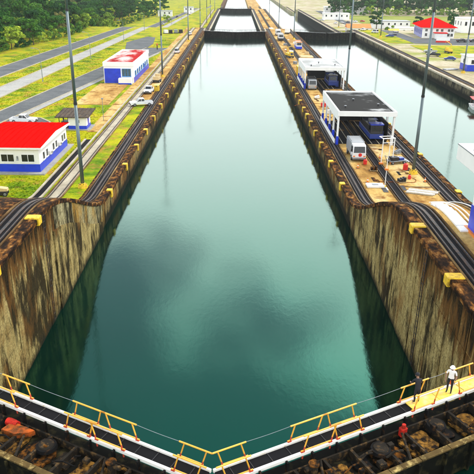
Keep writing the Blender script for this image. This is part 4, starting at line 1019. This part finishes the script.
part('post', 'white_paint', t, lambda m: m.cyl((1.35,-.2,0),(1.35,-.2,4.6),.055,.05,8)); part('post_ring', 'orange_paint', t, lambda m: m.cyl((1.35,-.2,2.6),(1.35,-.2,2.85),.3,.3,12)); part('post_foot', 'yellow_paint', t, lambda m: m.cyl((1.35,-.2,0),(1.35,-.2,.2),.25,.2,10))
# white cover slabs at the crest of the centre wall ramp
t = small('cover_slabs', 'row of white concrete cover slabs at the crest of the right ramp', 'slabs', (21.15,0,0))
for k in range(7):
    y = 49.2+k*1.25; bx('slab', 'white_paint', t, -.62, .55, y, y+1.2, ZW(y+.6)-.3, ZW(y+.6)+.14+.02*(k % 2))
for x in (.85, 1.35, 2.6):
    r = part('pipe', 'white_paint', t, lambda m: m.tube([(x+.02*q,50.5+q*1.0,ZW(50.5+q*1.0)+.16) for q in range(14)], .06, 6))
t = small('board_stack', 'pale boards lying at the foot of the ramp on the centre wall', 'boards', (27.4,83.5,Z(83.5)), rad(-20))
for k in range(5): bx('board', 'white_paint' if k % 2 else 'kerb_concrete', t, -1.9+.1*k, 1.9+.2*k, -.9+.42*k, -.55+.42*k, .02, .16+.02*k)
# launch moored on the far side of the right chamber
t = small('moored_launch', 'small white launch with red awning at the far wall, right edge', 'boat', (64.4,163.2,0), rad(-100))
part('hull', 'bright_white', t, lambda m: m.add([(-3,-1.0,-.3),(2,-1.0,-.3),(3.4,0,-.2),(2,1.0,-.3),(-3,1.0,-.3),(-3.1,-1.3,.75),(2.2,-1.3,.8),(4.1,0,1.0),(2.2,1.3,.8),(-3.1,1.3,.75)], [(5,6,7,8,9),(0,1,6,5),(1,2,7,6),(2,3,8,7),(3,4,9,8),(4,0,5,9)]))
for x in (-2.4, 1.4):
    for y in (-1.0, 1.0): part('awning_post', 'grey_metal', t, lambda m: m.cyl((x,y,.76),(x,y,2.5),.04,.04,6))
bx('awning', 'red_paint', t, -2.8, 1.8, -1.3, 1.3, 2.5, 2.66, .05); part('boom', 'dark_metal', t, lambda m: m.tube([(1.6,0,2.66),(3.0,.4,3.6),(5.2,1.2,2.2)], .05, 5))
# hydrant post on lawn, signs
t = small('marker_post', 'dark post with red cap on the lawn behind the worn-roof workshop', 'post', (-31.5,262,Z(262)))
part('post', 'dark_metal', t, lambda m: m.cyl((0,0,0),(0,0,1.7),.22,.2,8)); part('cap', 'red_paint', t, lambda m: m.cyl((0,0,1.7),(0,0,2.3),.3,.2,8))
t = small('lawn_post', 'thin grey lamp post on the lawn beside the brown-roofed shed', 'post', (-26.6,127.5,Z(127)))
part('pole', 'mast_far', t, lambda m: m.cyl((0,0,0),(0,0,4.6),.06,.05,6)); part('lamp', 'grey_metal', t, lambda m: m.box(-.2,.2,-.2,.2,4.6,4.8,0,.04))
for i, (x, y, c) in enumerate(((-33.5,338,'dark_metal'),(-31.0,340,'grey_metal'),(-28.6,341,'dark_metal'),(-36,337,'car_white'))):
    t = small('equipment_skid', ['dark equipment skid, second from the left on the far lawn', 'grey equipment skid between two dark ones on the far lawn', 'dark equipment skid, rightmost on the far lawn', 'white equipment skid, leftmost on the far lawn'][i], 'equipment', (x,y,Z(y)), rad(i*8), 'equipment skids on the far lawn')
    bx('skid', 'dark_metal', t, -1.1, 1.1, -1.6, 1.6, 0, .25); bx('cabinet', c, t, -.9, .9, -1.4, .6, .251, 1.8, .05); part('tank', 'grey_metal', t, lambda m: m.cyl((-.8,1.1,.75),(.8,1.1,.75),.45,.45,12))
t = small('yellow_shelter', 'small yellow-roofed shelter beside the dark blue car on the right bank', 'shelter', (84.5,344,Z(344)))
for x in (-2.4, 2.4):
    for y in (-1.4, 1.4): bx('post', 'grey_metal', t, x-.08, x+.08, y-.08, y+.08, 0, 2.4)
part('roof', 'machine_yellow', t, lambda m: m.add([(-2.8,-1.8,2.4),(2.8,-1.8,2.4),(2.8,1.8,2.4),(-2.8,1.8,2.4),(-2.8,0,3.2),(2.8,0,3.2)], [(0,1,5,4),(2,3,4,5),(1,2,5),(3,0,4),(3,2,1,0)])); bx('bench', 'dark_metal', t, -2, 2, .3, .9, 0, .5)
t = small('red_bin', 'red skip bin beside the kiosk at the right edge', 'bin', (86.5,236,Z(236)))
part('tub', 'red_paint', t, lambda m: m.prism([(-1.4,.1),(1.4,.1),(1.9,1.3),(-1.9,1.3)], 1.8), .03); bx('rim', 'red_paint', t, -1.98, 1.98, -.98, .98, 1.301, 1.38); bx('skids', 'dark_metal', t, -1.2, 1.2, -.7, .7, 0, .099)
t = small('pipe_stack', 'pale grey pipe stack on the right bank beside the mast', 'pipes', (72.9,212,Z(212)), rad(20))
for k in range(5): part('pipe', 'grey_metal', t, lambda m: m.cyl((-2.4,-.8+.4*k,.2),(2.4,-.8+.4*k,.2),.19,.19,10))
t = small('bank_hoarding', 'white hoarding panel with red base by the hipped hall entrance', 'hoarding', (99.5,306.5,Z(306)+.02), rad(-4))
bx('panel', 'bright_white', t, -3.2, 3.2, -.1, .1, .8, 2.2); bx('base', 'red_paint', t, -3.3, 3.3, -.18, .18, 0, .799)
# bollards along the centre wall right of the middle track
for i, (x, y) in enumerate(((26.2,140.5),(26.2,149.8),(29.6,143),(22.2,139),(22.6,152))):
    t = small('mooring_bollard', 'dark mooring bollard on the centre wall between the two canopies', 'bollard', (x,y,Z(y)), 0, 'bollards between the canopies')
    part('stem', 'dark_metal', t, lambda m: m.cyl((0,0,0),(0,0,.7),.28,.24,12)); part('cap', 'dark_metal', t, lambda m: m.cyl((0,0,.7),(0,0,.9),.4,.34,12))
for i, (x, y, c) in enumerate(((22.3,137.8,'white_paint'),(21.9,146,'red_paint'),(26.8,153.5,'tan_cover'),(22.5,206,'white_paint'),(26.5,209,'red_paint'),(21.6,222,'grey_metal'),(23.0,256,'white_paint'),(28.8,252,'tan_cover'),(22.6,284,'grey_metal'),(27.6,292,'white_paint'),(22.8,352,'red_paint'))):
    wh = ['left of the middle track behind the nearer canopy', 'beside the edge track between the canopies', 'by the mast between the canopies', 'just beyond the farther canopy', 'right of the middle track beyond the farther canopy', 'near the yellow crane', 'beyond the yellow crane', 'near the red-topped locomotive', 'before the silver locomotive', 'right of the silver locomotive', 'beside the gate'][i]
    t = small('tool_chest', {'white_paint':'white','red_paint':'red','tan_cover':'tan','grey_metal':'grey'}[c]+' tool chest on the centre wall '+wh, 'chest', (x,y,Z(y)), rad(i*23), 'tool chests along the centre wall')
    bx('body', c, t, -.75, .75, -.45, .45, .05, .8, .03); bx('lid', c, t, -.78, .78, -.48, .48, .801, .9, .02); bx('runner', 'dark_metal', t, -.7, .7, -.35, .35, 0, .049)

def pallet(label, x, y, rz, load):
    t = small('loaded_pallet', label, 'pallet', (x,y,Z(y)), rad(rz))
    for k in range(5): bx('board', 'tan_cover', t, -.6, .6, -.55+k*.24, -.40+k*.24, .10, .13)
    for k in (-.5, 0, .5): bx('runner', 'bark', t, k-.06, k+.06, -.55, .55, 0, .099)
    for k in range(3): bx('crate', load, t, -.52+.36*k, -.20+.36*k, -.45, .42-.1*k, .131, .55+.12*k, .02)
pallet('pallet of dark crates near the ramp, right of the middle track', 26.0, 88.4, 15, 'dark_metal')
pallet('pallet of rusty crates between the truck and the white frame', 23.0, 94.2, -8, 'gate_rust')
pallet('pallet of grey crates beside the right edge track by the mast', 29.2, 104.5, 30, 'grey_metal')
pallet('pallet of white crates between the canopies by the left track', 21.4, 156.5, 10, 'white_paint')
pallet('pallet of blue crates just past the farther canopy', 24.9, 201.5, -20, 'car_blue')
def hose(label, cx, cy, mat, seed):
    rh = random.Random(seed); pts = []
    x, y, a = cx, cy, rh.random()*6.28
    for k in range(40):
        a += rh.uniform(-.35,.5); x += .22*math.cos(a); y += .26*math.sin(a); pts.append((x, y, ZW(y)+.05))
    o = MB().tube(pts, .045, 6).build('hose', mat); tag(o, label, 'hose', 'hoses lying on the centre wall')
hose('black hose coiled on the paving left of the tool trolley', 26.2, 93.5, 'tyre', 2); hose('orange hose lying beside the white hatch cover', 22.3, 90.0, 'gate_orange', 5)
hose('black hose on the paving between the two canopies', 27.2, 146.0, 'tyre', 8); hose('orange hose between the canopies near the left track', 22.2, 149.0, 'gate_orange', 9)
for i, (x, y) in enumerate(((20.8,88.0),(20.7,95.5),(25.5,101.5),(29.6,88.6))):
    t = small('traffic_cone', 'orange traffic cone '+['beside the edge track near the white hatch cover', 'beside the edge track next to the white truck', 'near the middle track by the white frame', 'near the right edge track below the mast'][i], 'cone', (x,y,Z(y)), 0, 'traffic cones')
    part('cone', 'orange_paint', t, lambda m: m.cyl((0,0,.04),(0,0,.75),.17,.03,12)); bx('foot', 'tyre', t, -.24, .24, -.24, .24, 0, .039); part('stripe', 'bright_white', t, lambda m: m.cyl((0,0,.36),(0,0,.50),.117,.089,12))
# ------------------------------------------------------------------ people on the gate walkway
def person(label, loc, rz, joints, bones, mats, helmet):
    """one continuous skinned body; mats(co)->material slot"""
    names = list(joints); me = bpy.data.meshes.new('person')
    me.from_pydata([joints[n][:3] for n in names], [(names.index(a), names.index(b)) for a, b in bones], [])
    tmp = bpy.data.objects.new('tmp_body', me); COL.objects.link(tmp)
    sk = tmp.modifiers.new('skin', 'SKIN'); sk.use_smooth_shade = True
    for i, n in enumerate(names):
        v = me.skin_vertices[0].data[i]; r = joints[n][3]; v.radius = r if isinstance(r, tuple) else (r, r)
        v.use_root = (n == 'pelvis')
    ss = tmp.modifiers.new('sub', 'SUBSURF'); ss.levels = 2; ss.render_levels = 2
    dg = bpy.context.evaluated_depsgraph_get(); bm_ = bpy.data.meshes.new_from_object(tmp.evaluated_get(dg))
    bpy.data.objects.remove(tmp)
    bm_.materials.clear()
    for m in ('skin', 'shirt_white', 'cloth_dark'): bm_.materials.append(MATS[m])
    for p in bm_.polygons: p.material_index = mats(p.center); p.use_smooth = True
    t = thing('person', label, 'person', loc, rz); put('body', bm_, t)
    hx, hy, hz = joints['head'][:3]
    hm = part('helmet' if helmet else 'hair', 'bright_white' if helmet else 'cloth_dark', t, lambda m: [m.cyl((hx,hy,hz+.02+.13*math.sin(a*PI/12)),(hx,hy,hz+.02+.13*math.sin((a+1)*PI/12)),.125*math.cos(a*PI/12),max(.01,.125*math.cos((a+1)*PI/12)),14,0,a==5) for a in range(6)], smooth=True)
    if helmet: part('helmet_brim', 'bright_white', hm, lambda m: m.cyl((hx,hy+.03,hz+.015),(hx,hy+.03,hz+.03),.155,.15,14))
    # face: nose, eyes, mouth line, ears
    f = part('face', 'skin', t, lambda m: (m.cyl((hx,hy+.09,hz-.01),(hx,hy+.125,hz-.055),.012,.022,6), m.cyl((hx-.105,hy,hz-.05),(hx-.105,hy,hz+.01),.02,.02,6), m.cyl((hx+.105,hy,hz-.05),(hx+.105,hy,hz+.01),.02,.02,6)))
    part('eyes', 'cloth_dark', t, lambda m: (m.box(hx-.05,hx-.022,hy+.092,hy+.104,hz-.012,hz+.004), m.box(hx+.022,hx+.05,hy+.092,hy+.104,hz-.012,hz+.004), m.box(hx-.03,hx+.03,hy+.088,hy+.102,hz-.095,hz-.086)))
    return t
def fig(lean=0.0, arms=0):
    J = {'pelvis':(0,0,.93,(.155,.115)),'waist':(0,lean*.25,1.08,(.145,.105)),'chest':(0,lean*.7,1.32,(.175,.12)),'neckb':(0,lean*.95,1.46,(.09,.08)),'neck':(0,lean*1.05,1.52,.055),'head':(0,lean*1.2+.01,1.63,(.088,.10)),'crown':(0,lean*1.25,1.735,.07)}
    B = [('pelvis','waist'),('waist','chest'),('chest','neckb'),('neckb','neck'),('neck','head'),('head','crown')]
    for s, n in ((-1,'l'),(1,'r')):
        J[n+'hip']=(s*.10,0,.88,.095); J[n+'knee']=(s*.11,.03,.48,.065); J[n+'ank']=(s*.11,-.01,.10,.045); J[n+'toe']=(s*.125,.15,.035,.038)
        B += [('pelvis',n+'hip'),(n+'hip',n+'knee'),(n+'knee',n+'ank'),(n+'ank',n+'toe')]
        J[n+'sh']=(s*.20,lean*.85,1.40,.062)
        if arms == 0: e, h = (s*.27,lean*.6-.02,1.12), (s*.25,lean*.5+.14,.90)
        else: e, h = (s*.30,lean*.6+.12,1.16), (s*.22,lean*.6+.36,1.04)
        J[n+'el']=(*e,.045); J[n+'wr']=(*h,.032)
        v = Vector(h)-Vector(e); v.normalize(); pm = Vector(h)+v*.085
        J[n+'palm']=(*pm,(.038,.022))
        B += [('chest',n+'sh'),(n+'sh',n+'el'),(n+'el',n+'wr'),(n+'wr',n+'palm')]
        for k, (off, ln) in enumerate(((-.030,.075),(-.010,.085),(.010,.08),(.030,.062))):
            a = pm+Vector((off*.5,off*.8,0))+v*.05; c = a+v*ln*.6+Vector((-s*.012,0,-.01))
            J[n+'f%d'%k]=(*a,.010); J[n+'t%d'%k]=(*c,.008); B += [(n+'palm',n+'f%d'%k),(n+'f%d'%k,n+'t%d'%k)]
        th = pm+Vector((-s*.035,.025,0)); J[n+'th']=(*th,.011); J[n+'tt']=(*(th+v*.045),.009); B += [(n+'palm',n+'th'),(n+'th',n+'tt')]
    return J, B
def walk_pt(x, off):
    d = 1; return LEAF_R.matrix_basis @ Vector((x, d*off, 0.012))
def dress(shirt):
    def f(c):
        if c.z > 1.49 and abs(c.x) < .16: return 0
        if abs(c.x) > .185 and c.z < 1.19: return 0
        return 2 if (c.z < .95 and abs(c.x) < .24) else shirt
    return f
J, B = fig(.03, 0)
p = walk_pt(4.5, .42); person('person in white shirt, dark trousers and white helmet on the yellow walkway', p, rad(150), J, B, dress(1), True)
J, B = fig(.20, 1)
p = walk_pt(6.8, .34); person('person in dark clothes leaning on the walkway rail, left of the helmeted one', p, rad(10), J, B, dress(2), False)

# ------------------------------------------------------------------ trees
def leaf_mesh(name, clumps, n_leaf, size, mat, seed, bark=None):
    """leaves as small quads spread over the shells of many clumps"""
    rs = np.random.RandomState(seed); V = []; k = 0
    C = np.array([c[:3] for c in clumps]); R = np.array([c[3] for c in clumps])
    wgt = R**2/np.sum(R**2); idx = rs.choice(len(C), n_leaf, p=wgt)
    u = rs.normal(size=(n_leaf,3)); u /= np.linalg.norm(u, axis=1)[:,None]; u[:,2] = np.where(u[:,2] < -.35, -u[:,2], u[:,2])
    rr = R[idx]*(.55+.5*rs.rand(n_leaf)**.6)
    P = C[idx]+u*rr[:,None]*np.array([1,1,.8])
    nrm = u+rs.normal(scale=.55, size=(n_leaf,3)); nrm /= np.linalg.norm(nrm, axis=1)[:,None]
    a = np.cross(nrm, rs.normal(size=(n_leaf,3))); a /= np.linalg.norm(a, axis=1)[:,None]; b = np.cross(nrm, a)
    s = size*(.6+.8*rs.rand(n_leaf))[:,None]
    V = np.stack([P-a*s, P-b*s*.55, P+a*s, P+b*s*.55], 1).reshape(-1,3)
    me = bpy.data.meshes.new(name); me.vertices.add(4*n_leaf); me.vertices.foreach_set('co', V.ravel())
    me.loops.add(4*n_leaf); me.loops.foreach_set('vertex_index', np.arange(4*n_leaf))
    me.polygons.add(n_leaf); me.polygons.foreach_set('loop_start', np.arange(0,4*n_leaf,4)); me.polygons.foreach_set('loop_total', np.full(n_leaf,4))
    me.materials.append(MATS[mat]); me.update(calc_edges=True); return me
def make_tree(seed, h, cr, mat, kind, n_leaf=4200, leaf=.42):
    rs = random.Random(seed)
    t = thing('broadleaf_tree', 'x', 'tree')
    th = h*(.38 if kind != 'bush' else .15); mb = MB()
    mb.cyl((0,0,-.4),(.1,0,th),.045*h*.6,.03*h*.5,8); top = Vector((.1,0,th)); cl = []
    nl = 6 if kind != 'bush' else 5
    for k in range(nl):
        a = 2*PI*k/nl+rs.random(); el = rs.uniform(.5,1.2); L = rs.uniform(.55,.9)*cr
        e = top+Vector((math.cos(a)*math.cos(el)*L, math.sin(a)*math.cos(el)*L, math.sin(el)*L+rs.uniform(0,.12)*h)); mb.cyl(top, e, .014*h*.6, .006*h, 5)
    nc = 26 if kind != 'bush' else 12
    for k in range(nc):
        zz = rs.uniform(0,1); rad_ = cr*math.sqrt(max(.05, 1-(zz*1.7-.75)**2*.75))*rs.uniform(.35,1.0); a = rs.random()*2*PI
        cl.append((math.cos(a)*rad_, math.sin(a)*rad_, th*.85+zz*(h-th*.95), cr*rs.uniform(.18,.36)))
    mb.build('trunk', 'bark', t)
    put('crown', leaf_mesh('crown', cl, n_leaf, leaf, mat, seed), t)
    return t
def make_palm(seed, h):
    rs = random.Random(seed); t = thing('palm_tree', 'x', 'tree'); mb = MB()
    mb.tube([(0,0,-.3),(.15,0,h*.4),(.1,0,h*.75),(.25,0,h)], .2, 8); mb.build('trunk', 'bark', t)
    mb = MB(); c = Vector((.25,0,h))
    for k in range(18):
        a = 2*PI*k/18+rs.uniform(-.15,.15); el = rs.uniform(-.1,.9); L = rs.uniform(2.6,3.8)
        prev = None
        for q in range(7):
            s = q/6; p = c+Vector((math.cos(a)*s*L*math.cos(el*.6), math.sin(a)*s*L*math.cos(el*.6), math.sin(el)*L*s*.8-1.9*s*s))
            if prev is not None:
                sd_ = Vector((-math.sin(a), math.cos(a), 0)); wd = .75*math.sin(PI*min(1,s*.9+.1))+.1
                for sg in (-1, 1):
                    mb.add([prev, p, p+sd_*sg*wd+Vector((0,0,-.35*wd)), prev+sd_*sg*wd*1.05+Vector((0,0,-.3*wd))-(p-prev)*.45], [(0,1,2,3)])
            prev = p
    mb.build('crown', 'leaf_mid', t); return t
PROTO = [make_tree(1, 15, 5.2, 'leaf_dark', 'tree'), make_tree(2, 12, 5.0, 'leaf_mid', 'tree'), make_tree(3, 17, 5.6, 'leaf_mid', 'tree'), make_tree(4, 13, 5.4, 'leaf_dark', 'tree'),
         make_tree(5, 11, 4.4, 'leaf_olive', 'tree'), make_tree(6, 5.0, 3.2, 'leaf_lime', 'bush', 1800, .34), make_tree(7, 9, 4.6, 'leaf_lime', 'tree'), make_tree(8, 4.2, 2.8, 'leaf_mid', 'bush', 1600, .3)]
KIND = ['tall dark green tree', 'broad mid-green tree', 'very tall mid-green tree', 'spreading dark green tree', 'olive-brown thin tree', 'lime-green bush', 'light yellow-green tree', 'low green bush']
used = set()
def in_frame(x, y, z, mx=40, my=30):
    d = Vector((x,y,z))-Vector(CAM_LOC); q = d.dot(fwd)
    return q > 5 and -mx < 237+614.5*d.dot(r2)/q < 474+mx and -my < 237-614.5*d.dot(u2)/q
def plant(k, x, y, label, group=None, sc=1.0):
    o = PROTO[k] if k not in used else copy_tree(PROTO[k]); used.add(k)
    o.location = (x, y, ZW(y)-.1); o.rotation_euler = (0,0,random.random()*6.28); o.scale = (sc*random.uniform(.9,1.1), sc*random.uniform(.9,1.1), sc*random.uniform(.88,1.15))
    o['label'] = label
    if group: o['group'] = group
    elif 'group' in o: del o['group']
    return o
rt = random.Random(11)
def edge_x(y): return -87+.03*(y-233)+3*math.sin(y*.045) if y < 400 else -82+.05*(y-400)
FOREST = 'trees of the forest on the left'
y = 205.0; cnt = 0
ORD = lambda n: '%d%s' % (n, 'th' if 10 < n % 100 < 14 else {1:'st',2:'nd',3:'rd'}.get(n % 10, 'th'))
while y < 640:                         # forest edge: bushes and lower trees
    x = edge_x(y)+rt.uniform(-1.5,1.0); k = rt.choice([5,7,5,7,6,1])
    if in_frame(x, y, 5, 12, 10):
        cnt += 1; plant(k, x, y, KIND[k]+', '+ORD(cnt)+' from the left along the forest edge', FOREST, rt.uniform(.8,1.15))
    y += rt.uniform(4.2,7.0) if y < 420 else rt.uniform(10,15)
for row in range(1, 8):
    y = 205.0+rt.uniform(0,6); cnt = 0
    while y < 620:
        x = edge_x(y)-2-row*(8.2+.3*row)+rt.uniform(-2.5,2.5)
        if in_frame(x, y, 13, 22, 14):
            k = rt.choice([0,1,2,3,0,3,1,4,6,2]) if row > 1 else rt.choice([1,3,1,4,6,0])
            cnt += 1; plant(k, x, y, (KIND[k]+', '+ORD(cnt)+' from the left in the '+('second' if row == 1 else 'third')+' row of the forest') if row < 3 else KIND[k]+' deep in the left forest', FOREST, rt.uniform(.9,1.25)*(1 if row > 1 else .82))
        y += rt.uniform(8,12)*(1 if y < 420 else 1.7)
# far woods and single trees on the right
WOOD = 'trees of the far woods on the right'
for row in range(4):
    x = 96+row*4
    while x < 290:
        yy = 640+row*17+rt.uniform(-6,6)+(x-96)*.10; k = rt.choice([0,3,0,1,2,3]); plant(k, x, yy, KIND[k]+' in the hazy far woods on the right', WOOD, rt.uniform(.95,1.35)); x += rt.uniform(10,15)
x = 94.0; cnt = 0
while x < 290:
    cnt += 1; plant(rt.choice([5,7]), x, 622+(x-96)*.10+rt.uniform(-4,4), ORD(cnt)+' bush from the left in front of the far right woods', WOOD, rt.uniform(1.2,1.7)); x += rt.uniform(7,11)
plant(0, 98.5, 452, 'tall dark tree standing left of the red hipped hall', None, .95)
plant(5, 95.5, 398, 'lime-green bush beside the pale depot', None, .95); plant(7, 99.0, 405, 'low green bush right of the lime bush by the depot', None, 1.1)
plant(3, 128.0, 452, 'dark round tree behind the ridge of the red hipped hall', None, .62); plant(6, 133.5, 436, 'yellow-green tree right of the dark tree behind the hall', None, .66)
plant(5, -52.5, 498, 'round lime bush beside the far left road', None, 1.1)
plant(7, 142, 428, 'low green bush behind the white house at the right', None, 1.1); plant(1, 152, 455, 'broad green tree at the right edge behind the white house', None, .8)
for k in range(8):
    if k not in used:
        for c in list(PROTO[k].children): bpy.data.objects.remove(c)
        bpy.data.objects.remove(PROTO[k])

# ------------------------------------------------------------------ grass tufts on the left lawns
def grass_tufts(n):
    rs = np.random.RandomState(4)
    y = 74+rs.rand(n)**1.7*230; x = -80+rs.rand(n)*59.5
    L = lambda a, b: a[1]+(b[1]-a[1])*(y-a[0])/(b[0]-a[0])
    bad = (x > -41) & (x < -27.6) & (y > 89) & (y < 109)
    bad |= (x > -35) & (x < -27.2) & (y > 118.5) & (y < 124.6)
    bad |= (x > -37.5) & (x < -27) & (y > 143) & (y < 211)
    bad |= (x > -28.2) & (x < -22.6) & ((y > 117) | (x > -25.9)); bad |= (x > -27.1) & (x < -22.6) & (y < 113); bad |= (x > -22.8) & (y > 151)
    bad |= (x > L((204.8,-76.2),(353,-67.4))) & (x < L((184,-67.7),(328.7,-60.4)))
    bad |= (x > L((167,-62.8),(308,-57))) & (x < L((152.7,-56.5),(300,-51.6)))
    bad |= (x > L((136,-51.8),(205,-44.2))) & (x < L((129,-43.8),(187,-36.4))) & (y < 270)
    bad |= (x > -48) & (x < -35.6) & (y > 110) & (y < 132); bad |= (x > -50) & (x < -35) & (y > 258) & (y < 322)
    x, y = x[~bad], y[~bad]; n = len(x)
    yy = np.clip((y-53)/28, 0, 1); z = 11.4-8.1*yy*yy*(3-2*yy)-.08
    a = rs.rand(n)*2*PI; h = .07+.09*rs.rand(n)**2; w_ = .06+.12*rs.rand(n); dx, dy = np.cos(a)*w_, np.sin(a)*w_
    lx_, ly_ = rs.normal(scale=.1, size=n), rs.normal(scale=.1, size=n)
    V = np.stack([np.stack([x-dx,y-dy,z],1), np.stack([x+dx,y+dy,z],1), np.stack([x+dx*.7+lx_,y+dy*.7+ly_,z+h],1), np.stack([x-dx*.7+lx_,y-dy*.7+ly_,z+h],1)], 1).reshape(-1,3)
    me = bpy.data.meshes.new('grass'); me.vertices.add(4*n); me.vertices.foreach_set('co', V.ravel())
    me.loops.add(4*n); me.loops.foreach_set('vertex_index', np.arange(4*n))
    me.polygons.add(n); me.polygons.foreach_set('loop_start', np.arange(0,4*n,4)); me.polygons.foreach_set('loop_total', np.full(n,4))
    me.materials.append(MATS['grass_blade']); me.update(calc_edges=True)
    o = put('grass', me); o['kind'] = 'stuff'; o['label'] = 'short yellow-green grass on the left lawns'; o['category'] = 'grass'
ground_mat('grass_blade', [(.32, (.06, .16, .003)), (.43, (.20, .30, .004)), (.54, (.42, .43, .004)), (.72, (.54, .45, .010))], .17, bm=0)
grass_tufts(90000)
# ------------------------------------------------------------------ damp air
hz = MB().box(-1200, 1300, -320, 1480, -17, 42).build('haze', 'water'); hz['kind'] = 'stuff'; hz['label'] = 'thin pale haze over the locks'
m = bpy.data.materials.new('haze'); m.use_nodes = True; t = m.node_tree; t.nodes.clear()
v = t.nodes.new('ShaderNodeVolumePrincipled'); v.inputs['Color'].default_value = (.93, .97, 1, 1); v.inputs['Density'].default_value = .00009; v.inputs['Anisotropy'].default_value = .3
ou = t.nodes.new('ShaderNodeOutputMaterial'); t.links.new(v.outputs[0], ou.inputs['Volume'])
hz.data.materials.clear(); hz.data.materials.append(m)
